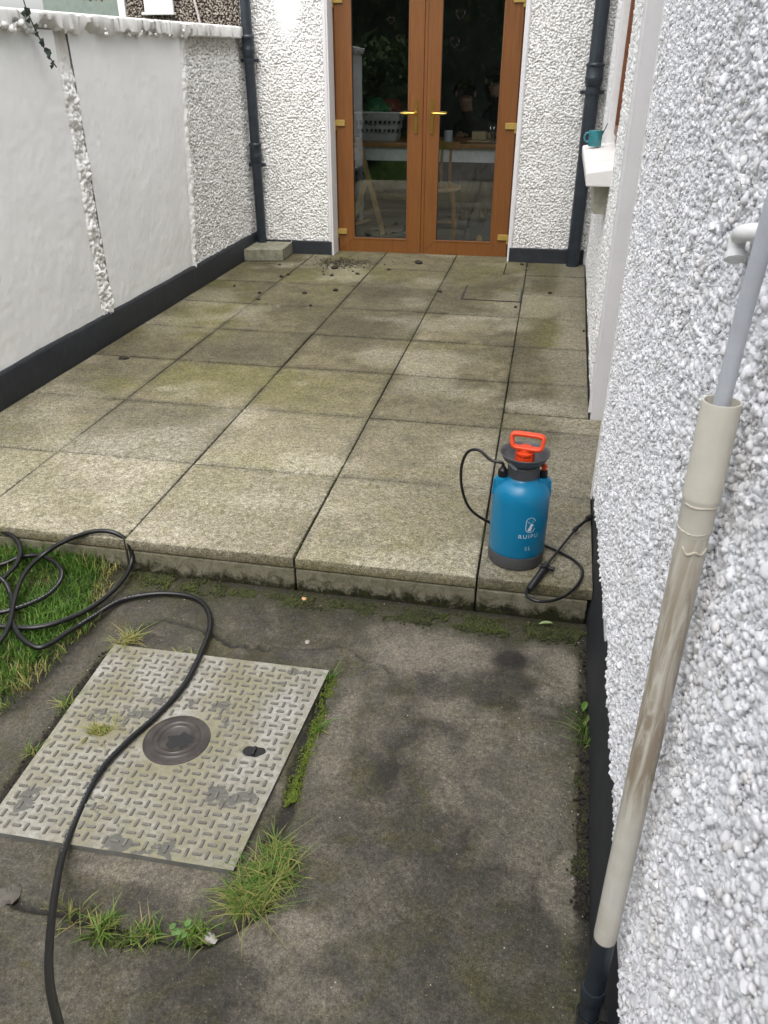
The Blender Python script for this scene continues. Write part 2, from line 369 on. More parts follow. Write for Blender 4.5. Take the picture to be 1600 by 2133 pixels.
WPIPE = m_streak()
HOSEM = simple('black_hose_rubber', (.008, .008, .009), .36, var=.3)
HOSET = simple('faded_hose_print', (.22, .22, .22), .6)
GOLD = simple('brass', (.62, .42, .10), .28, metal=1, var=.15)
GOLDP = simple('gold_hinge_cap', (.42, .29, .075), .4, metal=.3, var=.1)
GASKET = simple('black_gasket', (.012, .012, .012), .6)
GLASS = m_glass('door_glass', (.92, .95, .95), 2.0)
STONEB = simple('splash_block', (.21, .205, .15), .9, var=.35, vsc=25, bsc=260, bst=.6, bd=.002)
IRON = simple('wet_cast_iron', (.050, .042, .037), .3, metal=.1, var=.35, vsc=25, bsc=120, bst=.3)
BARM = simple('worn_steel_tread', (.145, .138, .12), .5, metal=.15, var=.3, vsc=60)
SOIL = simple('dark_soil', (.022, .017, .012), .95, var=.4, vsc=60, bsc=150, bst=.8, bd=.004)
MOSSM = simple('moss', (.048, .062, .010), .95, var=.5, vsc=40)

# ------------------------------------------------------------------ SETTING: ground sheets
gm = simple('rough_grass_ground', (.045, .06, .02), .95, var=.5, vsc=3, bsc=40, bst=.8, bd=.02)
g0 = MB(); g0.box(-120, 120, -120, 120, -.5, -.19); tag(g0.build('ground', gm), kind='structure')
# old concrete path with its cracks
LAWN_PX = [(262, 1135), (256, 1178), (228, 1215), (215, 1262), (200, 1310), (150, 1352), (105, 1395), (60, 1450), (0, 1487)]
LAWN = [G(*q)[:2] for q in LAWN_PX]+[np.array((-1.36, -.95)), np.array((-1.45, -1.5)), np.array((-1.5, -4.0))]
_ly = np.array([q[1] for q in LAWN]); _lx = np.array([q[0] for q in LAWN]); _o = np.argsort(_ly)
def lawn_edge(y): return np.interp(y, _ly[_o], _lx[_o])
CR = [[(236, 1362), (262, 1335), (300, 1305), (345, 1285), (392, 1297), (430, 1316), (480, 1345), (560, 1352)],
      [(0, 1868), (60, 1890), (150, 1908), (200, 1935), (280, 1960), (380, 1962), (440, 1958), (500, 1925), (560, 1890)],
      [(230, 1358), (170, 1430), (100, 1530), (30, 1630), (-40, 1738)], [(682, 1405), (660, 1480), (620, 1600), (598, 1690), (560, 1760)],
      [(236, 1348), (440, 1378), (690, 1400)]]
CRW = [.006, .008, .013, .014, .006]
def polyd(X, Y, pts):
    d = np.full(X.shape, 9.)
    for a, b in zip(pts[:-1], pts[1:]):
        ab = b-a; t = np.clip(((X-a[0])*ab[0]+(Y-a[1])*ab[1])/(ab@ab), 0, 1); d = np.minimum(d, np.hypot(X-a[0]-t*ab[0], Y-a[1]-t*ab[1]))
    return d
def blob(X, Y, px, py, rx, ry=None, z=GZ, ang=0, s=0):
    c = G(px, py, z); ry = ry or rx; dx, dy = X-c[0], Y-c[1]; ca, sa = math.cos(ang), math.sin(ang)
    d = np.hypot((dx*ca+dy*sa)/rx, (-dx*sa+dy*ca)/ry); return 1-sstep(.55, 1.15, d+(fbm(X, Y, .06, 40+s)-.5)*1.1)
xs = np.arange(-1.62, .40, .006); ys = np.arange(-1.75, .005, .006)
X, Y = np.meshgrid(xs, ys, indexing='ij')
Z = GZ + (fbm(X, Y, .5, 3)-.5)*.014 + (fbm(X, Y, .05, 9)-.5)*.003
dirt = np.zeros_like(X); moss = np.zeros_like(X); light = np.zeros_like(X)
wob = (fbm(X, Y, .04, 77)-.5)*.03
for pts, w in zip(CR, CRW):
    d = polyd(X+wob*.6, Y+wob, [G(*q)[:2] for q in pts]); c_ = 1-sstep(w*.6, w*1.7, d); Z -= c_*.013; dirt = np.maximum(dirt, c_*.9); moss = np.maximum(moss, (1-sstep(w, .05, d))*.55*fbm(X, Y, .12, 5))
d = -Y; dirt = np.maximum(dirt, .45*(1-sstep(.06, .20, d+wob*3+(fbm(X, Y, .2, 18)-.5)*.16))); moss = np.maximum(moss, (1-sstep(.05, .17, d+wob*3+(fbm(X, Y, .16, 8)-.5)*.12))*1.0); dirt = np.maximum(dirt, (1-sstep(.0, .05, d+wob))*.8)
dw = RX(Y)-X; moss = np.maximum(moss, (1-sstep(.02, .09, dw+wob*2))*.7); dirt = np.maximum(dirt, (1-sstep(.005, .05, dw+wob*1.5))*.85)
dirt = np.maximum(dirt, (1-sstep(.0, .06, X-lawn_edge(Y)+wob))*.6)
dirt = np.maximum(dirt, blob(X, Y, 1065, 1375, .062, .045)*.85); dirt = np.maximum(dirt, blob(X, Y, 755, 1335, .035)*.4)
dirt = np.maximum(dirt, blob(X, Y, 450, 2010, .05)*.35); dirt = np.maximum(dirt, blob(X, Y, 500, 2060, .06)*.35)
for k, q in enumerate([(880, 1350, .22, .12), (1150, 1400, .1, .16), (1090, 1640, .13, .3), (620, 1960, .12, .10), (1180, 1850, .06, .12), (700, 1550, .05, .22), (1000, 1600, .18, .18), (330, 1820, .22, .05), (930, 1480, .16, .05), (640, 2080, .1, .05)]):
    light = np.maximum(light, blob(X, Y, *q, s=k)*[.85, .85, .5, .8, .95, .55, .5, .6, .6, .5][k])
dirt = np.maximum(dirt, .22*sstep(.5, .7, fbm(X, Y, .35, 60, 5)))
for pts, w in (([(480, 1345), (620, 1352), (700, 1345), (820, 1400)], .003), ([(1218, 1340), (1225, 1620), (1215, 1900)], .010)):
    d = polyd(X+wob*1.3, Y+wob*1.5, [G(*q)[:2] for q in pts]); c_ = 1-sstep(w*.6, w*2.2, d); Z -= c_*.006; dirt = np.maximum(dirt, c_*.6)
P = np.stack([X, Y, Z], 2)
path = grid_mesh('concrete_path', P, PATH, attrs=np.stack([dirt, moss, light], 2)); tag(path, kind='structure')
pb = MB(); pb.box(-1.62, .40, -6, -1.752, -.3, GZ+.002); pbo = pb.build('concrete_path', PATH); tag(pbo, kind='structure')
# lawn soil
lx = np.linspace(0, 1, 30); ly = np.linspace(-9, -.0, 160); LXg, LYg = np.meshgrid(lx, ly, indexing='ij')
xe = lawn_edge(LYg)-.0; x0 = -2.6+0*LYg; XX = x0+(xe-x0)*LXg
ZZ = GZ+.012+(fbm(XX, LYg, .3, 21)-.5)*.03 - .02*sstep(.9, 1., LXg)
soil = grid_mesh('lawn_soil', np.stack([XX, LYg, ZZ], 2), simple('lawn_soil', (.035, .034, .015), .95, var=.5, vsc=30)); tag(soil, kind='structure')

# ------------------------------------------------------------------ patio
patio = MB(); patio.box(-2.5, .395, .035, 4.62, -.3, -.046)
patio_o = patio.build('patio', SOIL); tag(patio_o, kind='structure')
inx = MB(); inx.box(.395, 1.15, .6, 1.40, -.3, -.046); inx.build('slab_bedding', SOIL, patio_o)
COLS = [-2.40, -1.80, -1.20, -.60, 0.0, .60]
ROWS = [0, .6, 1.2, 1.8, 2.4, 3.0, 3.6, 4.2, 4.95]
rs = random.Random(4)
def slab_attr(X, Y):
    dark = .08+.50*sstep(.42, .7, fbm(X, Y, .5, 31, 5)); alg = .1+.9*sstep(.42, .68, fbm(X, Y, .9, 33, 5)); lt = .45*sstep(.50, .72, fbm(X, Y, .35, 35, 5))
    # the front left slabs are washed pale, the rear left corner is green and dark
    lt = lt + .55*(1-sstep(.1, 1.5, Y))*(1-sstep(-1.3, .2, X)) + .22*(1-sstep(.2, 2.2, Y))
    alg = alg*(.6+.5*(1-sstep(-1.4, .0, X)))
    dark = dark + .35*sstep(1.6, 4.2, Y)*(1-.3*sstep(-.2, .3, X)) - .25*(1-sstep(.4, 1.6, Y))
    def b(px, py, rx, ry, s): return blob(X, Y, px, py, rx, ry, z=0, s=s)
    alg = np.maximum(alg, b(430, 600, .4, .35, 1)*1.0); dark = np.maximum(dark, b(450, 605, .35, .25, 2)*.6)
    dark = np.maximum(dark, b(730, 545, .32, .1, 3)*.75); alg = np.maximum(alg, b(240, 800, .15, .12, 4)*1.0)
    alg = np.maximum(alg, b(1130, 680, .16, .55, 5)*.9); dark *= 1-.8*b(1205, 700, .12, 1.6, 6); lt = np.maximum(lt, sstep(.20, .30, X+(fbm(X, Y, .2, 50)-.5)*.08)*.38)
    alg *= 1-.9*sstep(.22, .30, X)
    lt = np.maximum(lt, b(1130, 850, .2, .1, 7)*.75); dark = np.maximum(dark, b(1170, 885, .15, .07, 8)*.45)
    lt = np.maximum(lt, b(985, 820, .16, .1, 9)*.5); dark = np.maximum(dark, b(900, 800, .28, .2, 10)*.42); dark = np.maximum(dark, b(925, 745, .25, .12, 11)*.5)
    lt = np.maximum(lt, b(625, 800, .03, .03, 12)*.9); lt = np.maximum(lt, b(990, 930, .03, .02, 13)*.9); lt = np.maximum(lt, b(350, 810, .07, .04, 14)*.6)
    lt = np.maximum(lt, b(600, 1010, .3, .06, 15)*.5); dark = np.maximum(dark, b(715, 1125, .10, .05, 16)*.5); dark = np.maximum(dark, b(255, 745, .06, .04, 17)*.7)
    dark = np.maximum(dark, b(180, 855, .07, .04, 18)*.45); dark = np.maximum(dark, b(1075, 1085, .12, .10, 19)*.25)
    # joints: grime gathers along the edges
    gx = np.min([np.abs(X-c) for c in COLS[1:5]], 0); gy = np.min([np.abs(Y-r) for r in ROWS[1:8]], 0); e = np.minimum(gx, gy)
    dark = np.maximum(dark, (1-sstep(0., .030, e+(fbm(X, Y, .08, 55)-.5)*.05))*.95)
    dl = X-LX(Y); dark = np.maximum(dark, (1-sstep(.0, .06, dl+(fbm(X, Y, .1, 56)-.5)*.08))*.85)
    alg = np.maximum(alg, .75*(1-sstep(-1.3, -.3, X))*sstep(.45, .6, fbm(X, Y, .5, 57, 5))); dark = np.maximum(dark, .5*sstep(.66, .74, fbm(X, Y, .09, 58, 4))*sstep(.4, .6, fbm(X, Y, .8, 59)))
    dark = np.maximum(dark, .45*sstep(-.9, -.1, X)*(1-sstep(.0, .25, X))*sstep(.9, 1.8, Y)*sstep(.42, .6, fbm(X, Y, .28, 66, 5)))
    return np.clip(np.stack([dark, alg, lt], -1), 0, 1)
def slab(x0, x1, y0, y1, name='paving_slab', poly=None, top=0.0, th=.040):
    # quad slab, corners may follow the walls; top as a grid so that stains have somewhere to live
    g = .0033; r = .0026
    nx = max(2, int((max(x1)-min(x0))/.03)); ny = max(2, int((y1-y0)/.03))
    tilt = rs.uniform(-.0016, .0016); t2 = rs.uniform(-.0016, .0016); dz = rs.uniform(-.0012, .0008); jx = rs.uniform(-.001, .001); jy = rs.uniform(-.0012, .0012)
    uu = np.concatenate([[0, 0], np.linspace(0, 1, nx+1), [1, 1]]); vv = np.concatenate([[0, 0], np.linspace(0, 1, ny+1), [1, 1]])
    U, V = np.meshgrid(uu, vv, indexing='ij')
    lo = (x0[0]+(x0[1]-x0[0])*V)+g; hi = (x1[0]+(x1[1]-x1[0])*V)-g
    ri = np.zeros_like(U); 
    Xs = lo+r+(hi-lo-2*r)*U; gy = .0050 if y0 > .01 else .0028; Ys = (y0+gy+r)+(y1-y0-2*gy-2*r)*V
    n, m_ = U.shape; I, J = np.meshgrid(np.arange(n), np.arange(m_), indexing='ij')
    outx = np.where(I <= 1, -1, np.where(I >= n-2, 1, 0)); outy = np.where(J <= 1, -1, np.where(J >= m_-2, 1, 0))
    Xs = Xs+outx*r; Ys = Ys+outy*r
    low = (I == 0) | (I == n-1) | (J == 0) | (J == m_-1); ringd = ((I == 1) | (I == n-2) | (J == 1) | (J == m_-2))
    Zs = top+dz+tilt*(U-.5)*2+t2*(V-.5)*2 - np.where(ringd, r, 0); Zs = np.where(low, top-th, Zs)
    # chipped edges
    Zs = Zs - np.where(ringd & ~low, .004*np.clip(fbm(Xs, Ys, .03, 90)-.62, 0, 1)*5, 0)
    P = np.stack([Xs+jx, Ys+jy, Zs], 2); A_at = slab_attr(Xs, Ys); A_at[..., 2] *= np.where(low, 0, 1); A_at[..., 0] = np.where(low, .30, A_at[..., 0])  # slab sides take one even darker tone, without pale patches
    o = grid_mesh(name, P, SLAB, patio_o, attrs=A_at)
    o.data.set_sharp_from_angle(angle=math.radians(28)); return o
def fit_front(x): return 0.0
for j in range(8):
    y0, y1 = ROWS[j], ROWS[j+1]
    for i in range(5):
        a, b = COLS[i], COLS[i+1]
        x0 = (a, a); x1 = (b, b)
        if i == 0: x0 = (LX(y0)+.004, LX(y1)+.004)
        if i == 4 and not (j == 1 or j == 2): x1 = (RX(y0)-.002, RX(y1)-.002)
        if j == 7:                          # cut row at the house wall and into the door reveal
            if i in (0, 4): y1 = BY(b if i == 0 else a)-.006
            elif i == 1:
                slab((-1.8, -1.8), (-1.632, -1.632), y0, BY(-1.7)-.006); x0 = (-1.632, -1.632); y1 = 4.835
            elif i == 3:
                slab((-.166, -.166), (0, 0), y0, BY(-.1)-.006); x1 = (-.166, -.166); y1 = 4.855
            else: y1 = 4.845
        if i == 4 and j == 1:               # beside the side-door opening: reaches into the recess
            x1 = (RX(.6)+.55, RX(.6)+.55); y0 = .6
        if i == 4 and j == 2:
            slab(x0, (.9, .9), 1.2, 1.385); y0 = 1.389; x1 = (RX(1.39)-.002, RX(1.8)-.002)
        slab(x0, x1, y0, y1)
# riser stones along the front
for i in range(5):
    a, b = COLS[i], COLS[i+1]
    if i == 0: a = LX(0)+.004
    if i == 4: b = RX(0)-.012
    k = MB(); k.box(a+.003, b-.003, .0035+rs.uniform(-.001, .001), .055, GZ-.1, -.0475); k.build('riser_stone', KERB, patio_o, bevel=.005)
# joint fillings: soil and bits of moss down the long joints (stuff)
def scatter_mesh(name, pts, sizes, mat, parent=None, seed=1, flat=.7, kind='stuff'):
    r_ = np.random.RandomState(seed); t = (1+5**.5)/2
    base = np.array([(-1, t, 0), (1, t, 0), (-1, -t, 0), (1, -t, 0), (0, -1, t), (0, 1, t), (0, -1, -t), (0, 1, -t), (t, 0, -1), (t, 0, 1), (-t, 0, -1), (-t, 0, 1)])/1.9
    fc = np.array([(0, 11, 5), (0, 5, 1), (0, 1, 7), (0, 7, 10), (0, 10, 11), (1, 5, 9), (5, 11, 4), (11, 10, 2), (10, 7, 6), (7, 1, 8), (3, 9, 4), (3, 4, 2), (3, 2, 6), (3, 6, 8), (3, 8, 9), (4, 9, 5), (2, 4, 11), (6, 2, 10), (8, 6, 7), (9, 8, 1)])
    off = rootloc(parent); N = len(pts); pts = np.array(pts)-off; sizes = np.array(sizes)
    V = base[None]*(1+r_.uniform(-.3, .3, (N, 12, 1))); V[:, :, 2] *= flat; V = V*sizes[:, None, None]
    an = r_.uniform(0, 6.28, N); c, s = np.cos(an)[:, None], np.sin(an)[:, None]
    V = np.stack([V[:, :, 0]*c-V[:, :, 1]*s, V[:, :, 0]*s+V[:, :, 1]*c, V[:, :, 2]], 2)+pts[:, None, :]
    Fq = (fc[None]+np.arange(N)[:, None, None]*12).reshape(-1, 3)
    me = bpy.data.meshes.new(name); me.from_pydata(V.reshape(-1, 3).tolist(), [], Fq.tolist()); me.materials.append(mat); me.shade_smooth()
    o = bpy.data.objects.new(name, me); COL.objects.link(o)
    if parent is not None: o.parent = parent
    if kind: o['kind'] = kind
    return o
rn = np.random.RandomState(5)
jp, js = [], []
for cx, wgt in ((-1.8, .4), (-1.2, .5), (-.6, 1.), (0, 1.6)):
    n_ = int(420*wgt); yy = rn.uniform(0, 4.6, n_)
    for y in yy:
        if vnoise(cx*7, y, .25, 3) > .45: jp.append((cx+rn.normal(0, .0022), y, -.002)); js.append(rn.uniform(.0015, .0045))
for y in (1.385,): pass
scatter_mesh('joint_moss', jp, js, MOSSM, patio_o, 3, .5)
jp, js = [], []
for c_ in ROWS[1:8]:
    for x in rn.uniform(-2.25, .35, 150): jp.append((x, c_+rn.normal(0, .0015), -.009)); js.append(rn.uniform(.0015, .0035))
for cx in COLS[1:5]:
    for y in rn.uniform(0, 4.6, 300): jp.append((cx+rn.normal(0, .0015), y, -.008)); js.append(rn.uniform(.0015, .0035))
scatter_mesh('joint_soil', jp, js, SOIL, patio_o, 4, .5)
# inspection cover let into the slabs
ic0, ic1 = G(963, 623, 0), G(1084, 630, 0)
ic = MB(); x0_, x1_, y0_, y1_ = -.400, -.012, 3.385, 3.775
ico = thing('inspection_cover', (-.2, 3.58, 0), 'square slab-filled inspection cover with dark rim set in the patio near the doors', 'inspection cover')
fr = MB(); fr.box(x0_-.012, x0_, y0_-.009, y1_, .0015, .0045); fr.box(x1_, x1_+.012, y0_-.009, y1_-.06, .0015, .0045); fr.box(x0_, x1_, y0_-.009, y0_, .0015, .0045)
fr.build('rim', GASKET, ico)
uu, vv = np.meshgrid(np.linspace(0, 1, 16), np.linspace(0, 1, 16), indexing='ij')
XX = x0_+(x1_-x0_)*uu; YY = y0_+(y1_-y0_)*vv
grid_mesh('lid', np.stack([XX, YY, .0035+0*XX], 2), SLAB, ico, attrs=slab_attr(XX, YY))

# ------------------------------------------------------------------ boundary wall on the left
YA, YB = -.25, 4.60
bw = thing('boundary_wall', (LX(2)-.1, 2, 0), 'white garden boundary wall with smooth panels, rough strip and weathered coping left of the patio', 'wall')
core = MB(); core.add([(LX(YA)-.20, YA, GZ-.1), (LX(YA)-.008, YA, GZ-.1), (LX(YB)-.008, YB, GZ-.1), (LX(YB)-.20, YB, GZ-.1)]+[(LX(YA)-.20, YA, 1.55), (LX(YA)-.008, YA, 1.55), (LX(YB)-.008, YB, 1.55), (LX(YB)-.20, YB, 1.55)],
    [(0, 1, 2, 3), (4, 5, 6, 7), (0, 1, 5, 4), (1, 2, 6, 5), (2, 3, 7, 6), (3, 0, 4, 7)]); core.build('wall_core', RENDER, bw)
ZT = lambda y: 1.475+.024*(y-2)*.9      # underside of coping
def wall_patch(name, fy0, fy1, z0, z1, step, fn, mat, nrm=0):
    ny = int((max(fy1)-min(fy0))/step)+1; nz_ = int((z1-z0)/step)+1
    U, V = np.meshgrid(np.linspace(0, 1, ny), np.linspace(0, 1, nz_), indexing='ij')
    Zq = z0+(z1-z0)*V; Yq = (fy0[0]+(fy0[1]-fy0[0])*V)+((fy1[0]-fy0[0])+((fy1[1]-fy0[1])-(fy1[0]-fy0[0]))*V)*U
    h, at = fn(Yq, Zq); P = np.stack([LX(Yq)+h, Yq, Zq], 2); return grid_mesh(name, P, mat, bw, attrs=at)
def edge_in(Yq, Zq, a, b, w=.03):
    return sstep(0, w, Yq-a)*sstep(0, w, b-Yq)
def top_dirt(Zq, Yq):
    d = (1-sstep(.0, .12, 1.53-Zq+(fbm(Yq, Zq, .1, 12)-.5)*.08)); return d
def f_panel(Yq, Zq):
    h = .014+(fbm(Yq, Zq, .5, 2)-.5)*.016+(fbm(Yq, Zq, .03, 6, 3)-.5)*.0035
    at = np.stack([.35*top_dirt(Zq, Yq)+.12*sstep(.5, .8, fbm(Yq, Zq, .4, 14)), 0*h, 0*h], 2); return h, at
wall_patch('render_panel', (YA, YA), (1.975, 1.975), .0, 1.55, .012, f_panel, RENDER)
wall_patch('render_panel', (2.105, 2.105), (3.27, 3.46), .0, 1.565, .012, f_panel, RENDER)
def f_strip(Yq, Zq):
    k = 1-.85*sstep(1.34, 1.42, Zq+.02*fbm(Yq, Zq, .05, 3)); hol = sstep(.45, .6, fbm(Yq, Zq, .13, 19, 3))
    h = .010+k*(.014*pebbles(Yq, Zq, .024, 5)+.022*fbm(Yq, Zq, .04, 7)-.012*hol)+(fbm(Yq, Zq, .02, 8)-.5)*.004
    e2 = edge_in(Yq, Zq, 1.965, 2.115, .022); h = -.006+(h+.006)*e2
    at = np.stack([.25*(1-sstep(.008, .02, h))+.5*top_dirt(Zq, Yq), .25*sstep(.66, .75, fbm(Yq, Zq, .06, 70)), 0*h], 2); return h, at
wall_patch('rough_strip', (1.965, 1.965), (2.115, 2.115), .158, 1.55, .004, f_strip, DASHR)
def f_cast(Yq, Zq):
    rag = sstep(.0, .10, Yq-(3.27+.135*Zq+.10*(fbm(Yq, Zq, .12, 23)-.5))); pe = pebbles(Yq, Zq, .0165, 11, .42, .8)
    ed_ = sstep(0, .05, Yq-(3.235+.125*Zq)); h = .002+.014*pe*rag+.008*(fbm(Yq, Zq, .05, 13)-.5)+(1-rag)*(.010+.026*fbm(Yq, Zq, .035, 15)*ed_)
    crev = (1-sstep(.08, .4, pe))*rag  # hollows between stones coloured darker
    at = np.stack([np.clip(crev*.42+.55*top_dirt(Zq, Yq), 0, 1), np.clip(.40*crev*sstep(.42, .65, fbm(Yq, Zq, .03, 71)), 0, 1), 0*h], 2); return h, at
wall_patch('roughcast_panel', (3.25, 3.44), (4.665, 4.665), .155, 1.59, .0046, f_cast, DASHR)
# plinth
def plinth_mesh(name, pts, parent, mat=BLACK, thick=.02, side=1):
    pass
n_ = 220; yy = np.linspace(YA, 4.64, n_); prof = [(.0, -.05), (.024, -.05), (.027, .02), (.026, .150), (.020, .168), (.004, .171)]
P = np.zeros((n_, len(prof), 3))
for k, (h, z) in enumerate(prof):
    wv = (fbm(yy, yy*0+k, .35, 91)-.5)*.012
    P[:, k] = np.stack([LX(yy)+h+wv*.7+.003, yy, yy*0+z+(wv if k > 2 else 0)], 1)
grid_mesh('plinth', P, BLACK, bw)
# coping: two stretches, ragged mortar on the nearer one
def coping(ya, yb, ragged, label=None):
    n_ = int((yb-ya)/.012)+1; yy = np.linspace(ya, yb, n_); prof = [(-.25, 0), (-.25, .065), (.030, .075), (.052, .068), (.056, .060), (.056, .004), (.048, -.002), (.0, -.004), (-.25, -.004)]
    P = np.zeros((n_, len(prof), 3)); A = np.zeros((n_, len(prof), 3))
    rg = fbm(yy, yy*0, .09, 44, 5); rg2 = fbm(yy, yy*0+3, .05, 45, 4)
    for k, (h, z) in enumerate(prof):
        zz = 1.547+.0115*(yy-1.5)+z; hh = h+(fbm(yy, yy*0+k*.7, .06, 46)-.5)*(.010 if 1 < k < 8 else 0)
        if ragged and k in (5, 6): zz = zz+.035*sstep(.45, .7, rg)*(1 if k == 5 else .6)-.014*sstep(.45, .6, rg2)*(k == 6); hh = hh-(k == 6)*.025*sstep(.4, .7, rg)-.010*sstep(.45, .7, rg2)
        P[:, k] = np.stack([LX(yy)+hh, yy, zz], 1); st = sstep(.62, .7, fbm(yy, yy*0, .018, 47))*sstep(.45, .6, fbm(yy, yy*0, .3, 48))
        A[:, k, 1] = st*(.85 if k in (3, 4) else .6 if k == 2 else .35 if k == 5 else .1); A[:, k, 0] = .15+.3*sstep(.4, .6, rg)*(k in (5, 6, 7))
        if k == 1: A[:, k, 1] = .5
    o = grid_mesh('coping_stone', P, COPE, bw, attrs=A); o.data.set_sharp_from_angle(angle=math.radians(40))
    ec = MB()
    for e, s in ((0, 1), (-1, -1)):
        ec.add([tuple(P[e, k]) for k in range(len(prof))], [tuple(range(len(prof)))])
    ec.build('coping_end', COPE, bw)
    return o
coping(YA-.02, 3.59, True); coping(3.60, 4.53, False)
mm = MB(); rr = random.Random(9)
for k in range(150):
    y = rr.uniform(.9, 3.45); s = rr.uniform(.006, .017)
    if vnoise(y, 0, .12, 5) < .45: continue
    mm.ball((LX(y)+.046+rr.uniform(-.02, .008), y, 1.547+.0115*(y-1.5)+rr.uniform(-.012, .026)), s*rr.uniform(.6, 1), s*rr.uniform(.8, 1.8), s, n=8, jit=.25, rnd=rr)
o = mm.build('mortar_lumps', COPE, bw, smooth=True, sharp=80); o['kind'] = 'stuff'

# ------------------------------------------------------------------ the house
hou = thing('house', (-.7, 4.9, 0), 'white pebble-dashed house with brown double doors and side wing around the patio', 'house')
def back_patch(name, xa, xb, z0, z1, step, cell, amp, smoothfn=None):
    U, V = np.meshgrid(np.linspace(xa, xb, int((xb-xa)/step)+1), np.linspace(z0, z1, int((z1-z0)/step)+1), indexing='ij')
    pe = pebbles(U, V, cell, 61, .42, .8); k = np.ones_like(U)
    if smoothfn is not None: k = smoothfn(U, V)
    h = k*amp*pe+(1-k)*(.010+.008*fbm(U, V, .05, 3, 5))+.006*(fbm(U, V, .12, 63)-.5)
    crev = (1-sstep(.05, .4, pe))*k  # low ground between the stones tinted darker
    at = np.stack([np.clip(crev*.62, 0, 1), .30*crev*sstep(.45, .7, fbm(U, V, .04, 72)), 0*h], 2)
    return grid_mesh(name, np.stack([U, BY(U)-h+.006, V], 2), DASHR, hou, attrs=at)
XL, XR = -1.640, -.158
back_patch('roughcast_wall', -2.62, XL, .085, 2.15, .0042, .0150, .011,
    lambda U, V: 1-(1-sstep(.6, 1.1, np.hypot((U+1.93)/.13, (V-1.86)/.30)+(fbm(U, V, .1, 4)-.5)*.5)))
back_patch('roughcast_wall', XR, .49, .095, 2.15, .0042, .0150, .011)
w = MB()
def wbox(m, xa, xb, y0, y1, z0, z1):     # block that follows the rear wall's line
    m.add([(xa, BY(xa)+y0, z0), (xb, BY(xb)+y0, z0), (xb, BY(xb)+y1, z0), (xa, BY(xa)+y1, z0), (xa, BY(xa)+y0, z1), (xb, BY(xb)+y0, z1), (xb, BY(xb)+y1, z1), (xa, BY(xa)+y1, z1)],
          [(0, 1, 2, 3), (4, 5, 6, 7), (0, 1, 5, 4), (1, 2, 6, 5), (2, 3, 7, 6), (3, 0, 4, 7)])
wbox(w, -2.66, XL-.004, .012, .32, -.1, 2.155); wbox(w, XR+.004, .62, .012, .32, -.1, 2.155); wbox(w, -2.66, .62, .012, .32, 2.16, 5.2)
w.build('rear_wall', DASHR, hou)
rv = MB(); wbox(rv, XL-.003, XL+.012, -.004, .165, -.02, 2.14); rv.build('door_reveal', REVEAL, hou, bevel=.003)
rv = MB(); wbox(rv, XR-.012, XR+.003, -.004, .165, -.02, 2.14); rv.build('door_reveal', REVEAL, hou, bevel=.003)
# uneven plaster bead round the opening
for xx, s in ((XL, -1), (XR, 1)):
    n_ = 240; zz = np.linspace(.0, 2.14, n_); P = np.zeros((n_, 4, 3))
    wv = .022+.012*fbm(zz, zz*0+s, .12, 81, 4)
    for k, (t, d) in enumerate(((0, .0), (0, .012), (.75, .013), (1, .0))):
        xq = xx+s*wv*t; P[:, k] = np.stack([xq, BY(xq)-d-.001*k*0, zz], 1)
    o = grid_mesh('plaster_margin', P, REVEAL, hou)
# rear plinths
for xa, xb, zt in ((-1.99, XL-.002, .108), (-2.30, -2.0, .108), (XR+.002, .44, .110)):
    p_ = MB(); wbox(p_, xa, xb, -.024, .02, -.04, zt); p_.build('plinth', BLACK, hou, bevel=.006)

# right-hand wing
def right_patch(name, ya, yb, z0, z1, step, cell, amp, seed=71, mat=None):
    U, V = np.meshgrid(np.linspace(ya, yb, int((yb-ya)/step)+1), np.linspace(z0, z1, int((z1-z0)/step)+1), indexing='ij')
    pe = pebbles(U, V, cell, seed, .45, .85); h = amp*pe+.007*(fbm(U, V, .12, 73)-.5); crev = 1-sstep(.05, .4, pe)  # gaps between the cast stones get a darker tint
    at = np.stack([crev*.5, .25*crev*sstep(.45, .7, fbm(U, V, .04, 74)), 0*h], 2)
    return grid_mesh(name, np.stack([RX(U)-h+.010, U, V], 2), mat or DASHR, hou, attrs=at)
WY0, WY1, WZ0, WZ1 = 2.29, 3.56, .95, 2.10
RT = 2.15
right_patch('roughcast_wall', 1.395, WY0, .03, RT, .005, .017, .013)
right_patch('roughcast_wall', WY0, WY1, .03, .90, .005, .017, .013)
right_patch('roughcast_wall', WY1, 4.69, .03, RT, .005, .017, .013)
def rbox(m, ya, yb, x0, x1, z0, z1):
    m.add([(RX(ya)+x0, ya, z0), (RX(ya)+x1, ya, z0), (RX(yb)+x1, yb, z0), (RX(yb)+x0, yb, z0), (RX(ya)+x0, ya, z1), (RX(ya)+x1, ya, z1), (RX(yb)+x1, yb, z1), (RX(yb)+x0, yb, z1)],
          [(0, 1, 2, 3), (4, 5, 6, 7), (0, 1, 5, 4), (1, 2, 6, 5), (2, 3, 7, 6), (3, 0, 4, 7)])
w = MB(); rbox(w, 1.392, WY0, .014, .3, -.1, RT+.02); rbox(w, WY0+.001, WY1-.001, .014, .3, -.1, .905); rbox(w, WY1, 4.66, .014, .3, -.1, RT+.02)
rbox(w, -3.2, .615, .014, .3, -.3, RT+.02); rbox(w, -3.2, 4.66, .014, .3, RT+.025, 5.2); w.build('side_wall', DASHR, hou)
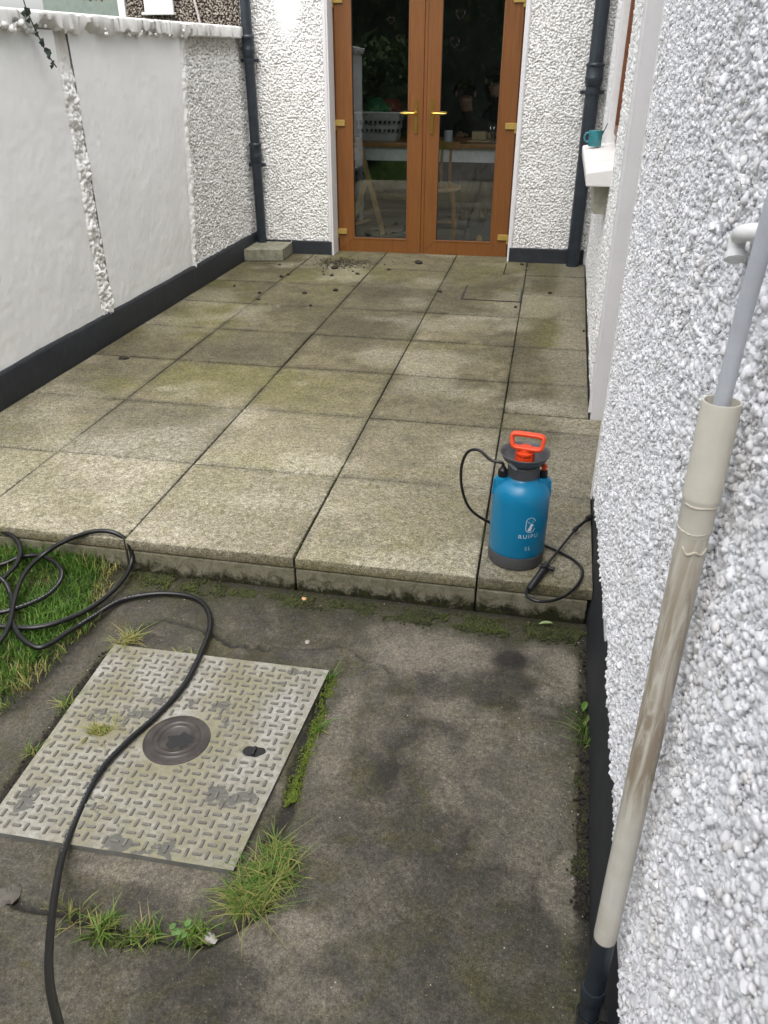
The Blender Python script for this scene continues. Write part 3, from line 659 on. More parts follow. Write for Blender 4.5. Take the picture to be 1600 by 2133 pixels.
# side-door opening: far reveal, arris, door leaf
w = MB(); rbox(w, 1.387, 1.3915, .002, .26, -.01, 2.1); o = w.build('side_door_reveal', REVEAL, hou, bevel=.002)
w = MB(); rbox(w, .6155, .620, .004, .26, -.01, 2.1); w.build('side_door_reveal', REVEAL, hou)
w = MB(); w.box(.665, .70, .622, 1.384, .0, 2.08); w.build('side_door', simple('white_door_panel', (.7, .7, .68), .4), hou, bevel=.003)
n_ = 260; zz = np.linspace(.03, 2.12, n_)
P = np.zeros((n_, 3, 3)); wv = .012+.010*fbm(zz, zz*0, .1, 83, 4)
for k, (t, d) in enumerate(((0, -.004), (0, .012), (1, -.004))):
    yq = 1.386+wv*t; P[:, k] = np.stack([RX(yq)-d, yq, zz], 1)
grid_mesh('plaster_margin', P, REVEAL, hou)
# white bead at the near edge of the opening
w = MB(); w.add([(RX(.60)-.004, .598, .0), (RX(.62)-.006, .623, .0), (RX(.62)+.02, .623, .0), (RX(.62)+.02, .598, .0), (RX(.60)-.004, .598, 2.1), (RX(.62)-.006, .623, 2.1), (RX(.62)+.02, .623, 2.1), (RX(.62)+.02, .598, 2.1)],
    [(0, 1, 2, 3), (4, 5, 6, 7), (0, 1, 5, 4), (1, 2, 6, 5), (2, 3, 7, 6), (3, 0, 4, 7)]); w.build('corner_bead', WHITEP, hou)
# black band at foot of near wall
n_ = 260; yy = np.linspace(-3.2, .612, n_); prof = [(-.012, -.22), (.002, -.22), (.004, -.10), (-.004, .02), (-.010, .14), (-.02, .20)]
P = np.zeros((n_, len(prof), 3))
for k, (h, z) in enumerate(prof):
    wv = (fbm(yy, yy*0+k*.3, .3, 92)-.5)*.012
    P[:, k] = np.stack([RX(yy)-h+wv-.004, yy, yy*0+z], 1)
grid_mesh('plinth', P, BLACK, hou)
jn = MB(); jn.box(.30, .40, -1.9, -.03, GZ-.05, GZ-.004)

# pebble-dashed near wall: real stones, instanced (stuff) + the 300 nearest as parts
def zlow(y): return np.interp(y, [-3, -1.35, -1.2, -.95, -.7, -.4, -.1, .24, .6], [.10, .11, .165, .14, .135, .165, .12, .085, .03])
def stone_mesh(k, name='pebble'):
    bm = bmesh.new(); bmesh.ops.create_icosphere(bm, subdivisions=2, radius=1)
    r_ = random.Random(100+k); ph = [(Vector((r_.gauss(0, 1), r_.gauss(0, 1), r_.gauss(0, 1))).normalized(), r_.uniform(.45, .85)) for _ in range(9)]
    for v in bm.verts:
        d = v.co.normalized(); L = 1
        for nrm, c_ in ph:
            q = d.dot(nrm)
            if q > 0: L = min(L, c_/q*1.02)
        v.co = d*L
    me = bpy.data.meshes.new(name); bm.to_mesh(me); bm.free(); me.shade_smooth(); me.materials.append(DASH)
    if k % 2: me.set_sharp_from_angle(angle=math.radians(28))
    return me
stones = [stone_mesh(k) for k in range(10)]
rn = np.random.RandomState(11); pitch = .0053
yy, zz = np.meshgrid(np.arange(-2.35, .61, pitch), np.arange(.0, 2.0, pitch), indexing='ij'); yy = yy.ravel(); zz = zz.ravel()
yy = yy+rn.uniform(-.5, .5, yy.size)*pitch; zz = zz+rn.uniform(-.5, .5, zz.size)*pitch
keep = (zz > zlow(yy)+(fbm(yy, zz, .05, 33)-.5)*.03) & (yy < .603); yy, zz = yy[keep], zz[keep]
sc = np.exp(rn.normal(0, .42, yy.size))*.0035; sc = np.clip(sc, .0017, .0085)
big = rn.rand(yy.size) > .99; sc[big] *= 1.5
xx = RX(yy)+.0075-rn.uniform(-.001, .0045, yy.size)-sc*.3-(fbm(yy, zz, .06, 35)-.5)*.012
S3 = np.stack([sc*rn.uniform(.6, 1.0, yy.size), sc*rn.uniform(.8, 1.35, yy.size), sc*rn.uniform(.7, 1.2, yy.size)], 1)
R3 = rn.uniform(-1, 1, (yy.size, 3))*np.array([3.1, .6, .6])
nw = MB(); nw.add([(RX(-3.2)+.0055, -3.2, .12), (RX(.61)+.0055, .61, .02), (RX(.61)+.0055, .61, RT), (RX(-3.2)+.0055, -3.2, RT)], [(0, 1, 2, 3)])
nwall = nw.build('pebbledash_wall', DASH, hou)
dist = np.sqrt((xx-CAM[0])**2+(yy-CAM[1])**2+(zz-CAM[2])**2)
vis = np.stack([xx, yy, zz], 1)-CAM; dep = vis@_fw; pxx = 800+F*(vis@_r)/dep; pyy = 1066.5-F*(vis@_u)/dep
insh = (dep > .1) & (pxx < 1600) & (pxx > 0) & (pyy > 0) & (pyy < 2133)
score = np.where(insh, S3.max(1)/np.maximum(dep, .1), 0); top = np.argsort(-score)[:300]; rest = np.ones(yy.size, bool); rest[top] = False
off = rootloc(nwall)
for k, i in enumerate(top):
    o = bpy.data.objects.new('pebble', stones[k % 10]); COL.objects.link(o); o.parent = nwall
    o.location = (xx[i]-off[0], yy[i]-off[1], zz[i]-off[2]); o.rotation_euler = R3[i]; o.scale = S3[i]
scol = bpy.data.collections.new('pebble_shapes')
for k, me in enumerate(stones): scol.objects.link(bpy.data.objects.new('pebble_shape', me))
pm = bpy.data.meshes.new('pebble_dashing'); N = int(rest.sum()); pm.vertices.add(N)
pm.vertices.foreach_set('co', (np.stack([xx, yy, zz], 1)[rest]-off).astype(np.float32).ravel())
a = pm.attributes.new('rot', 'FLOAT_VECTOR', 'POINT'); a.data.foreach_set('vector', R3[rest].astype(np.float32).ravel())
a = pm.attributes.new('scl', 'FLOAT_VECTOR', 'POINT'); a.data.foreach_set('vector', S3[rest].astype(np.float32).ravel())
pd = bpy.data.objects.new('pebble_dashing', pm); COL.objects.link(pd); pd.parent = nwall; pd['kind'] = 'stuff'
ng = bpy.data.node_groups.new('stones', 'GeometryNodeTree')
ng.interface.new_socket('Geometry', in_out='INPUT', socket_type='NodeSocketGeometry'); ng.interface.new_socket('Geometry', in_out='OUTPUT', socket_type='NodeSocketGeometry')
gi = ng.nodes.new('NodeGroupInput'); go = ng.nodes.new('NodeGroupOutput')
m2p = ng.nodes.new('GeometryNodeMeshToPoints'); iop = ng.nodes.new('GeometryNodeInstanceOnPoints'); ci = ng.nodes.new('GeometryNodeCollectionInfo')
ci.inputs['Collection'].default_value = scol; ci.inputs['Separate Children'].default_value = True; ci.inputs['Reset Children'].default_value = True
ar = ng.nodes.new('GeometryNodeInputNamedAttribute'); ar.data_type = 'FLOAT_VECTOR'; ar.inputs[0].default_value = 'rot'
as_ = ng.nodes.new('GeometryNodeInputNamedAttribute'); as_.data_type = 'FLOAT_VECTOR'; as_.inputs[0].default_value = 'scl'
L = ng.links.new
L(gi.outputs[0], m2p.inputs['Mesh']); L(m2p.outputs[0], iop.inputs['Points']); L(ci.outputs[0], iop.inputs['Instance']); iop.inputs['Pick Instance'].default_value = True
L(ar.outputs[0], iop.inputs['Rotation']); L(as_.outputs[0], iop.inputs['Scale']); L(iop.outputs[0], go.inputs[0])
md = pd.modifiers.new('stones', 'NODES'); md.node_group = ng

# window of the wing: reveals, sill, brown frame
w = MB(); rbox(w, WY1-.004, WY1, .004, .12, WZ0-.02, WZ1); w.build('window_reveal', WHITEP, hou)
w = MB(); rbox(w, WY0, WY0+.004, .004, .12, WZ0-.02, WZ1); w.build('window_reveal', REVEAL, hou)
n_ = 160; zz_ = np.linspace(WZ0-.03, WZ1+.05, n_)
for yb_, s_ in ((WY1, 1),):
    P = np.zeros((n_, 3, 3)); wv = .014+.012*fbm(zz_, zz_*0+s_, .09, 85, 4)
    for k, (t, d) in enumerate(((0, -.004), (0, .010), (1, -.004))):
        yq = yb_+s_*wv*t; P[:, k] = np.stack([RX(yq)-d, yq, zz_], 1)
    grid_mesh('plaster_margin', P, REVEAL, hou)
wf = MB(); X0w = .055
win = MB(); rbox(win, WY0+.005, WY1-.005, X0w, X0w+.06, WZ0+.02, WZ0+.075); rbox(win, WY0+.005, WY1-.005, X0w, X0w+.06, WZ1-.06, WZ1)
rbox(win, WY0+.005, WY0+.06, X0w, X0w+.06, WZ0+.077, WZ1-.062); rbox(win, WY1-.06, WY1-.005, X0w, X0w+.06, WZ0+.077, WZ1-.062); rbox(win, 2.93, 2.98, X0w, X0w+.06, WZ0+.077, WZ1-.062)
OAKD = simple('brown_window_foil', (.17, .062, .026), .4, var=.2, vsc=20)
wo = win.build('window', OAKD, hou, bevel=.003)
sh = MB(); rbox(sh, 2.985, WY1-.065, X0w-.018, X0w+.03, WZ0+.09, WZ0+.14); rbox(sh, 2.985, WY1-.065, X0w-.018, X0w+.03, WZ1-.12, WZ1-.07)
rbox(sh, 2.985, 3.03, X0w-.018, X0w+.03, WZ0+.142, WZ1-.122); rbox(sh, WY1-.11, WY1-.065, X0w-.018, X0w+.03, WZ0+.142, WZ1-.122); sh.build('sash', OAKD, wo, bevel=.004)
pn = MB(); rbox(pn, 2.99, WY1-.10, X0w+.005, X0w+.011, WZ0+.13, WZ1-.11); rbox(pn, WY0+.055, 2.925, X0w+.02, X0w+.026, WZ0+.072, WZ1-.055); pn.build('pane', GLASS, wo)
# dim room behind it
dk = MB(); rbox(dk, WY0-.3, WY1+.4, .9, .95, .6, 2.5); dk.build('room_wall', simple('inner_wall', (.25, .24, .22), .8), hou)
sl = MB()
ya, yb, xo = WY0+.0, 3.60, -.105
def slv(y, zt, zf, zb): return [(RX(y)+X0w+.01, y, zt), (.292+.008*(y-2.35), y, zf), (.286+.008*(y-2.35), y, zf-.012), (.292+.008*(y-2.35), y, zb), (RX(y)+X0w+.01, y, zb)]
A_ = slv(ya, .968, .940, .876); B_ = slv(yb, .985, .962, .896)
sl.add(A_+B_, [(0, 1, 2, 3, 4), (9, 8, 7, 6, 5)]+[(i, (i+1) % 5, 5+(i+1) % 5, 5+i) for i in range(5)])
SILLM = m_white('painted_concrete_sill', (.74, .72, .70), (.42, .42, .41), .35, 60, .3, .002, 7)
sl.build('window_sill', SILLM, hou, bevel=.006)
br = MB(); br.add([(.338, 2.44, .872), (.425, 2.44, .872), (.425, 2.62, .872), (.330, 2.62, .872), (.352, 2.45, .722), (.425, 2.45, .722), (.425, 2.62, .722), (.345, 2.62, .722)],
    [(0, 1, 2, 3), (4, 5, 6, 7), (0, 1, 5, 4), (1, 2, 6, 5), (2, 3, 7, 6), (3, 0, 4, 7)])
br.build('sill_bracket', simple('bare_grey_render', (.42, .41, .34), .85, var=.2, vsc=25, bsc=80, bst=.5, bd=.003), hou, bevel=.004)

# ------------------------------------------------------------------ double doors
dr = OAK
door = MB()
def dbox(m, xa, xb, y0, y1, z0, z1):
    m.add([(xa, DY(xa)+y0, z0), (xb, DY(xb)+y0, z0), (xb, DY(xb)+y1, z0), (xa, DY(xa)+y1, z0), (xa, DY(xa)+y0, z1), (xb, DY(xb)+y0, z1), (xb, DY(xb)+y1, z1), (xa, DY(xa)+y1, z1)],
          [(0, 1, 2, 3), (4, 5, 6, 7), (0, 1, 5, 4), (1, 2, 6, 5), (2, 3, 7, 6), (3, 0, 4, 7)])
FX0, FX1, FT = -1.652, -.172, 2.12
dbox(door, FX0, -1.600, -.012, .06, -.022, FT-.06); dbox(door, -.205, FX1, -.012, .06, -.022, FT-.06); dbox(door, FX0, FX1, -.012, .06, FT-.058, FT); dbox(door, -1.598, -.207, -.004, .06, -.022, -.010)
dfo = door.build('double_door', OAK, hou, bevel=.003)
def leaf(xa, xb, gx0, gx1):
    m = MB(); z0, z1, gz0, gz1 = -.006, FT-.07, .108, FT-.19; fy = -.038
    def mit(a, b, c, d):     # mitred member: outer edge a-b, inner edge c-d
        pts = [(x, DY(x)+fy+dy, z) for dy in (0, .06) for x, z in (a, b, c, d)]
        m.add(pts, [(0, 1, 2, 3), (7, 6, 5, 4), (0, 4, 5, 1), (1, 5, 6, 2), (2, 6, 7, 3), (3, 7, 4, 0)])
    e = .0004
    mit((xa, z0), (xb, z0), (gx1, gz0), (gx0, gz0)); mit((xb, z0+e), (xb, z1), (gx1, gz1), (gx1, gz0+e)); mit((xb, z1+e), (xa, z1+e), (gx0, gz1+e), (gx1, gz1+e)); mit((xa, z1), (xa, z0+e), (gx0, gz0+e), (gx0, gz1))
    m.build('door_leaf', OAK, dfo, bevel=.0035)
    b = MB()                                        # glazing bead
    for (p, q) in (((gx0-.004, gz0-.004), (gx1+.004, gz0+.010)), ((gx0-.004, gz1-.010), (gx1+.004, gz1+.004)), ((gx0-.004, gz0+.011), (gx0+.010, gz1-.011)), ((gx1-.010, gz0+.011), (gx1+.004, gz1-.011))):
        dbox(b, p[0], q[0], fy-.003, fy+.02, p[1], q[1])
    b.build('glazing_bead', OAK, dfo, bevel=.002)
    k = MB()
    for (p, q) in (((gx0+.010, gz0+.010), (gx1-.010, gz0+.013)), ((gx0+.010, gz1-.013), (gx1-.010, gz1-.010)), ((gx0+.010, gz0+.013), (gx0+.013, gz1-.013)), ((gx1-.013, gz0+.013), (gx1-.010, gz1-.013))):
        dbox(k, p[0], q[0], fy+.006, fy+.016, p[1], q[1])
    k.build('gasket', GASKET, dfo)
    g = MB(); dbox(g, gx0+.008, gx1-.008, fy+.018, fy+.022, gz0+.008, gz1-.008); g.build('glass_pane', GLASS, dfo)
leaf(-1.618, -.9175, -1.493, -1.028); leaf(-.888, -.186, -.793, -.319)
# raised strip where the leaves meet
m = MB(); dbox(m, -.916, -.890, -.030, .02, -.006, FT-.07); m.build('meeting_strip', OAK, dfo, bevel=.003)
def hinge(xc, z, s):
    m = MB(); dbox(m, xc-.044, xc+.044, -.052, -.036, z-.022, z+.022); dbox(m, xc-s*.044-(.012 if s > 0 else -.0)-0, xc-s*.044+(.0 if s > 0 else .012), -.05, -.03, z-.022, z+.022)
    xk = xc-s*.046; dbox(m, min(xk, xk+s*.018), max(xk, xk+s*.018), -.048, -.034, z-.052, z-.024)
    m.build('hinge', GOLDP, dfo, bevel=.002)
for z in (.165, 1.000, 1.835): hinge(-1.592, z, 1); hinge(-.222, z-.008, -1)
def handle(xc, s):
    y0 = DY(xc)-.038; m = MB(); pl = []
    for k in range(24):
        a = 2*math.pi*k/24; pl.append((xc+.015*math.cos(a), 1.052+(.110 if math.sin(a) > 0 else -.110)+.015*math.sin(a)))
    n = len(pl); m.add([(x, y0, z) for x, z in pl]+[(xc+(x-xc)*.85, y0-.010, 1.052+(z-1.052)*.985) for x, z in pl], [tuple(range(n)), tuple(range(n, 2*n))]+[(i, (i+1) % n, n+(i+1) % n, n+i) for i in range(n)])
    m.lathe([(.010, 0), (.010, .004)], (xc, y0-.010, .965), 12, axis=(0, -1, 0))
    m.build('handle_plate', GOLD, dfo, smooth=True, sharp=40)
    h = MB(); zc = 1.075; pts = catmull([(xc, y0-.008, zc), (xc, y0-.040, zc), (xc+s*.012, y0-.052, zc), (xc+s*.045, y0-.053, zc+.001), (xc+s*.09, y0-.050, zc-.001), (xc+s*.118, y0-.044, zc+.002)], 5)
    rr_ = np.interp(np.linspace(0, 1, len(pts)), [0, .3, .5, .8, 1], [.009, .008, .0095, .0085, .005]); h.tube(pts, list(rr_), 12); h.build('handle', GOLD, dfo, smooth=True, sharp=60)
handle(-.971, -1); handle(-.844, 1)
# heart stickers inside the glass
STK = simple('faded_red_sticker', (.06, .022, .016), .6)
for (px, py, s) in ((948, 88, .042), (935, 178, .020), (960, 30, .04), (815, 42, .03), (835, 80, .035)):
    c = BK(px, py, .2); m = MB(); R_ = []
    for k in range(28):
        t = 2*math.pi*k/28; R_.append((16*math.sin(t)**3/16*s, (13*math.cos(t)-5*math.cos(2*t)-2*math.cos(3*t)-math.cos(4*t))/16*s))
    n = len(R_); y = DY(c[0])-.012
    m.add([(c[0]+a, y, c[2]+b) for a, b in R_]+[(c[0]+a*.72, y, c[2]+b*.72) for a, b in R_], [(i, (i+1) % n, n+(i+1) % n, n+i) for i in range(n)]); m.build('heart_sticker', STK, dfo)

# room behind the doors
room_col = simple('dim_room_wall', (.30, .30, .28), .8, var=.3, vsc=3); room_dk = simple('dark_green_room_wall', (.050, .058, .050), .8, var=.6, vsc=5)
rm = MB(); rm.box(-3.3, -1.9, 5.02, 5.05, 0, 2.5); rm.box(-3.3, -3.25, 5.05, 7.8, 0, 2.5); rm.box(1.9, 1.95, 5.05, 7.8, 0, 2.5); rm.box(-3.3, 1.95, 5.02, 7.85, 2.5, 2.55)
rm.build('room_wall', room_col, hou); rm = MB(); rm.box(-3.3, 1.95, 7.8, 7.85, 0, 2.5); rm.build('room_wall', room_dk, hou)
fl = MB()
for a in range(-7, 5):
    for b in range(0, 7):
        fl.box(a*.45-.05, a*.45+.395, 4.94+b*.42, 4.94+b*.42+.415, -.03, .0)
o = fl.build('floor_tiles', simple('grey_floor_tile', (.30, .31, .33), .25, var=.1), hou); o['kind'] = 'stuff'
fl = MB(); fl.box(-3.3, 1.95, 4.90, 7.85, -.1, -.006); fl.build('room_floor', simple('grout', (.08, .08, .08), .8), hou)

PINE = simple('pale_pine', (.62, .42, .20), .5, var=.2, vsc=12)
ORW = simple('orange_varnished_wood', (.42, .18, .055), .35, var=.25, vsc=14)
TW = simple('white_table_paint', (.80, .80, .79), .5)
TZ = .79
tb = thing('kitchen_table', (-.95, 6.05, 0), 'table with brown wooden top and white apron seen behind the glass doors', 'table')
m = MB(); m.box(-1.85, -.27, 5.70, 6.45, TZ-.035, TZ); m.build('tabletop', ORW, tb, bevel=.006)
m = MB(); m.box(-1.78, -.36, 5.75, 5.775, TZ-.155, TZ-.037); m.box(-1.78, -.36, 6.38, 6.405, TZ-.155, TZ-.037); m.build('apron', TW, tb)
for x, y in ((-1.78, 5.76), (-.345, 5.76), (-1.78, 6.39), (-.345, 6.39)):
    m = MB(); m.lathe([(.022, 0), (.030, .03), (.020, .06), (.033, .12), (.036, .25), (.028, .38), (.040, .42), (.024, .45), (.040, .48), (.026, .52), (.038, .56), (.038, TZ-.04)], (x, y, 0), 16); m.build('leg', TW, tb, smooth=True, sharp=60)
# laundry baskets and clothes
bk = thing('laundry_basket', (-1.49, 5.98, TZ), 'white plastic basket with slots standing on the table behind the left door', 'basket')
wall_ = lambda t: (.17+.035*t, .11+.025*t)
m = MB()
for t0, t1, z0, z1 in ((0, .3, .0, .06), (.5, .65, .1, .13), (.85, 1., .17, .235)):
    for sx, sy in ((1, 0), (-1, 0), (0, 1), (0, -1)):
        a0, b0 = wall_(t0); a1, b1 = wall_(t1)
        if sy: q = [(-a0, sy*b0, z0), (a0, sy*b0, z0), (a1, sy*b1, z1), (-a1, sy*b1, z1)]
        else: q = [(sx*a0, -b0, z0), (sx*a0, b0, z0), (sx*a1, b1, z1), (sx*a1, -b1, z1)]
        m.add([(-1.49+x, 5.98+y, TZ+z+.001) for x, y, z in q], [(0, 1, 2, 3)])
for k in range(9):
    for sy in (-1, 1):
        x = -.16+k*.04; m.bar((-1.49+x, 5.98+sy*.118, TZ+.05), (-1.49+x*1.15, 5.98+sy*.133, TZ+.19), .014, .003)
m.add([(-1.66, 5.88, TZ+.003), (-1.32, 5.88, TZ+.003), (-1.32, 6.08, TZ+.003), (-1.66, 6.08, TZ+.003)], [(0, 1, 2, 3)])
m.build('basket_body', simple('dull_white_plastic', (.45, .46, .47), .5), bk); m = MB()
m.tube([(-1.49+a, 5.98+b, TZ+.236) for a, b in ((-.208, -.138), (.208, -.138), (.208, .138), (-.208, .138), (-.208, -.138))], .008, 8); m.build('rim', TW, bk, smooth=True)
def cloth(name, c, s, col, label, seed, cat='clothes'):
    bm = bmesh.new(); bmesh.ops.create_icosphere(bm, subdivisions=4, radius=1)
    for v in bm.verts:
        a = v.co.copy(); q = fbm(np.array([a.x*2+seed+a.z]), np.array([a.y*2+a.z*1.3]), 1, seed)[0]; v.co = Vector((a.x*s[0], a.y*s[1], max(-.6, a.z)*s[2]))*(.65+.7*q)+Vector(c)
    me = bpy.data.meshes.new(name); bm.to_mesh(me); bm.free(); me.shade_smooth(); me.materials.append(simple(name, col, .9)); o = bpy.data.objects.new(name, me); COL.objects.link(o); return tag(o, label, cat)
cloth('green_cloth', (-1.52, 5.96, TZ+.25), (.12, .10, .10), (.02, .14, .06), 'crumpled green garment heaped in the basket behind the left door', 2)
cloth('red_cloth', (-1.40, 6.02, TZ+.27), (.13, .09, .08), (.16, .02, .025), 'crumpled dark red garment beside the green one in the basket', 7)
# A-frame easel
es = thing('wooden_easel', (-1.56, 5.5, 0), 'pale wooden folding trestle leaning inside behind the left door', 'trestle')
a_, b_, c_ = YP(748, 290, 5.35), YP(795, 470, 5.55), YP(770, 372, 5.45)
m = MB(); m.bar(YP(745, 285, 5.3), (b_[0], 5.62, .01), .045, .02, up=(0, 1, 0)); m.build('leg', PINE, es)
m = MB(); m.bar(YP(764, 375, 5.47), (-1.68, 5.3, .01), .045, .02, up=(0, 1, 0)); m.build('leg', PINE, es)
m = MB(); m.bar((-1.66, 5.36, .12), (-1.50, 5.58, .14), .03, .02); m.build('stretcher', PINE, es)
# chair
ch = thing('spindle_chair', (-.78, 5.6, 0), 'wooden spindle chair pushed up to the table behind the right door', 'chair')
cx, cy = -.80, 5.52
m = MB(); m.lathe([(.17, .43), (.19, .44), (.19, .46), (.17, .47)], (cx-.05, cy-.02, 0), 24); m.build('seat', ORW, ch, smooth=True)
for sx, sy in ((-.18, -.12), (.14, -.12), (-.17, .14), (.12, .14)):
    m = MB(); m.tube([(cx+sx*1.15-.05, cy+sy*1.15, 0), (cx+sx*1.08-.05, cy+sy*1.08, .15), (cx+sx*.85-.05, cy+sy*.85, .43)], [.011, .019, .014], 10); m.build('leg', ORW, ch, smooth=True)
for k in range(4):
    x = cx-.15+k*.075; m = MB(); m.tube([(x-.02, cy-.16, .465), (x-.02, cy-.20, .62), (x-.01, cy-.24, .80)], [.008, .015, .008], 8); m.build('spindle', ORW, ch, smooth=True)
m = MB(); m.bar((cx-.24, cy-.25, .81), (cx+.14, cy-.25, .81), .02, .06, up=(0, 0, 1)); m.build('top_rail', ORW, ch, bevel=.006)
m = MB(); m.tube([(cx-.24, cy-.13, .17), (cx+.08, cy-.13, .17)], .009, 8); m.build('stretcher', ORW, ch, smooth=True)
# things on the table and floor
m = MB(); m.lathe([(.034, 0), (.038, .004), (.040, .095), (.036, .095), (.034, .01), (.0, .01)], (-.835, 5.90, TZ), 24, cap=False); mugm = simple('pale_mug_glaze', (.5, .54, .56), .3)
mg = m.build('table_mug', mugm, smooth=True); tag(mg, 'pale mug standing on the table behind the right door', 'mug')
m = MB(); m.box(-.66, -.44, 5.86, 6.0, TZ+.001, TZ+.02); m.box(-.62, -.49, 5.88, 5.98, TZ+.022, TZ+.09); o = m.build('bread_loaf', simple('pale_bread', (.45, .36, .20), .6), bevel=.012); tag(o, 'pale block of bread on a flat tray on the table behind the right door', 'bread')
rk = MB()
for k in range(4):
    x = -.45+k*.03; rk.tube(catmull([(x, 5.84, TZ+.004), (x, 5.84, TZ+.13), (x+.01, 5.88, TZ+.15), (x+.01, 5.96, TZ+.15), (x, 6.0, TZ+.13), (x, 6.0, TZ+.004)], 4), .003, 6)
rk.tube([(-.46, 5.84, TZ+.004), (-.35, 5.84, TZ+.004)], .003, 6); rk.tube([(-.46, 6.0, TZ+.004), (-.35, 6.0, TZ+.004)], .003, 6)
tag(rk.build('wire_rack', simple('chrome_wire', (.6, .6, .6), .25, metal=1), smooth=True), 'chrome wire rack at the right end of the table indoors', 'rack')
m = MB(); c = G(1007, 492, 0); pts = [(.03*math.cos(t), .045+.05*math.sin(t)) for t in np.linspace(0, math.pi, 10)]
poly = [(-.033, 0), (.033, 0)]+[(x, y) for x, y in pts]; n = len(poly)
m.add([(c[0]+x, 5.25, .002+y) for x, y in poly]+[(c[0]+x, 5.235, .002+y) for x, y in poly], [tuple(range(n)), tuple(range(n, 2*n))[::-1]]+[(i, (i+1) % n, n+(i+1) % n, n+i) for i in range(n)])
tag(m.build('wooden_doorstop', PINE), 'small round-topped wooden piece on the floor behind the right door', 'doorstop')

# two people at the table, dim behind the glass
SKIN = simple('skin', (.30, .19, .14), .5, var=.05); HAIR = simple('dark_hair', (.03, .02, .014), .6, var=.3, vsc=80)
def person(label, base, headc, hr, tilt, coat, elbow, hairlen, name='person'):
    # base = pelvis on the seat; one continuous skinned body
    bx, by, bz = base; hx, hy, hz = headc; s = hr/.115
    V = [(bx, by, bz), (bx, by-.01, bz+.18*s), (bx+.3*(hx-bx), by+.4*(hy-by), bz+.36*s), (hx*.85+bx*.15, hy*.8+by*.2, hz-.17*s), (hx*.97+bx*.03, hy*.97+by*.03, hz-.09*s), (hx, hy, hz-.01)]
    Rr = [.15*s, .14*s, .15*s, .062*s, .058*s, hr*.86]; E_ = [(0, 1), (1, 2), (2, 3), (3, 4), (4, 5)]
    for sx in (-1, 1):
        b = len(V); sh_ = V[2]; V += [(sh_[0]+sx*.19*s, sh_[1], sh_[2]+.05*s), (sh_[0]+sx*.25*s, sh_[1]-.10*s, sh_[2]-.20*s), (sh_[0]+sx*.12*s, sh_[1]-.30*s, TZ+.045)]; Rr += [.075*s, .05*s, .036*s]; E_ += [(2, b), (b, b+1), (b+1, b+2)]
        V += [(bx+sx*.10*s, by-.38*s, bz+.0), (bx+sx*.11*s, by-.42*s, .06), (bx+sx*.11*s, by-.55*s, .04)]; Rr += [.075*s, .05*s, .04*s]; E_ += [(0, b+3), (b+3, b+4), (b+4, b+5)]
    me = bpy.data.meshes.new('person'); me.from_pydata(V, E_, []); o = bpy.data.objects.new('person', me); COL.objects.link(o)
    sk = o.modifiers.new('skin', 'SKIN'); 
    for i, r in enumerate(Rr): me.skin_vertices[0].data[i].radius = (r, r)
    me.skin_vertices[0].data[0].use_root = True
    ss = o.modifiers.new('sub', 'SUBSURF'); ss.levels = 2; ss.render_levels = 2
    dg = bpy.context.evaluated_depsgraph_get(); dg.update(); em = bpy.data.meshes.new_from_object(o.evaluated_get(dg)); o.modifiers.clear(); o.data = em; em.name = 'person'
    em.materials.clear(); em.materials.append(SKIN); em.materials.append(coat)
    mi = []
    for p in em.polygons:
        c = p.center; mi.append(0 if c.z > hz-.15*s or (abs(c.z-TZ-.04) < .05 and c.y < V[2][1]-.22*s) else 1)
    em.polygons.foreach_set('material_index', mi); em.shade_smooth(); tag(o, label, 'person'); ROOT[o.name] = np.zeros(3)
    q = MB(); dx, dy = math.sin(tilt), -math.cos(tilt); q.add([(hx+dx*hr*.8-dy*.012, hy+dy*hr*.8+dx*.012, hz-.035), (hx+dx*hr*.8+dy*.012, hy+dy*hr*.8-dx*.012, hz-.035), (hx+dx*hr*1.12, hy+dy*hr*1.12, hz-.03), (hx+dx*hr*.84, hy+dy*hr*.84, hz+.02)], [(0, 1, 2), (0, 2, 3), (1, 3, 2)])
    q.build('nose', SKIN, o, smooth=True)
    q = MB()
    for sx in (-1, 1): q.ball((hx+dx*hr*.82-dy*sx*.033, hy+dy*hr*.82+dx*sx*.033, hz+.012), .012, n=8)
    q.build('eyes', simple('eye', (.04, .03, .03), .2), o, smooth=True)
    q = MB(); q.bar((hx+dx*hr*.86-dy*.025, hy+dy*hr*.86+dx*.025, hz-.062), (hx+dx*hr*.86+dy*.025, hy+dy*hr*.86-dx*.025, hz-.062), .012, .010); q.build('mouth', simple('lips', (.2, .08, .07), .4), o)
    q = MB()
    for sx in (-1, 1): q.ball((hx-dy*sx*hr*.86, hy+dx*sx*hr*.86, hz), .014, .02, .03, n=8)
    q.build('ears', SKIN, o, smooth=True)
    for sx in (-1, 1):                               # hands: palm, four fingers and thumb resting on the table
        w_ = V[8 if sx < 0 else 14] if False else (V[2][0]+sx*.12*s, V[2][1]-.30*s, TZ+.03)
        q = MB(); q.ball((w_[0], w_[1]-.05*s, w_[2]-.004), .038*s, .045*s, .016*s, n=12)
        for k in range(4): q.tube([(w_[0]+(k-1.5)*.019*s, w_[1]-.08*s, w_[2]), (w_[0]+(k-1.5)*.021*s, w_[1]-.11*s, w_[2]+.006), (w_[0]+(k-1.5)*.021*s, w_[1]-(.145-.01*abs(k-1.3))*s, w_[2]-.014)], [.009*s, .008*s, .006*s], 7)
        q.tube([(w_[0]-sx*.03*s, w_[1]-.03*s, w_[2]), (w_[0]-sx*.06*s, w_[1]-.06*s, w_[2]-.002), (w_[0]-sx*.065*s, w_[1]-.085*s, w_[2]-.01)], [.011*s, .009*s, .007*s], 7)
        q.build('hand', SKIN, o, smooth=True, sharp=70)
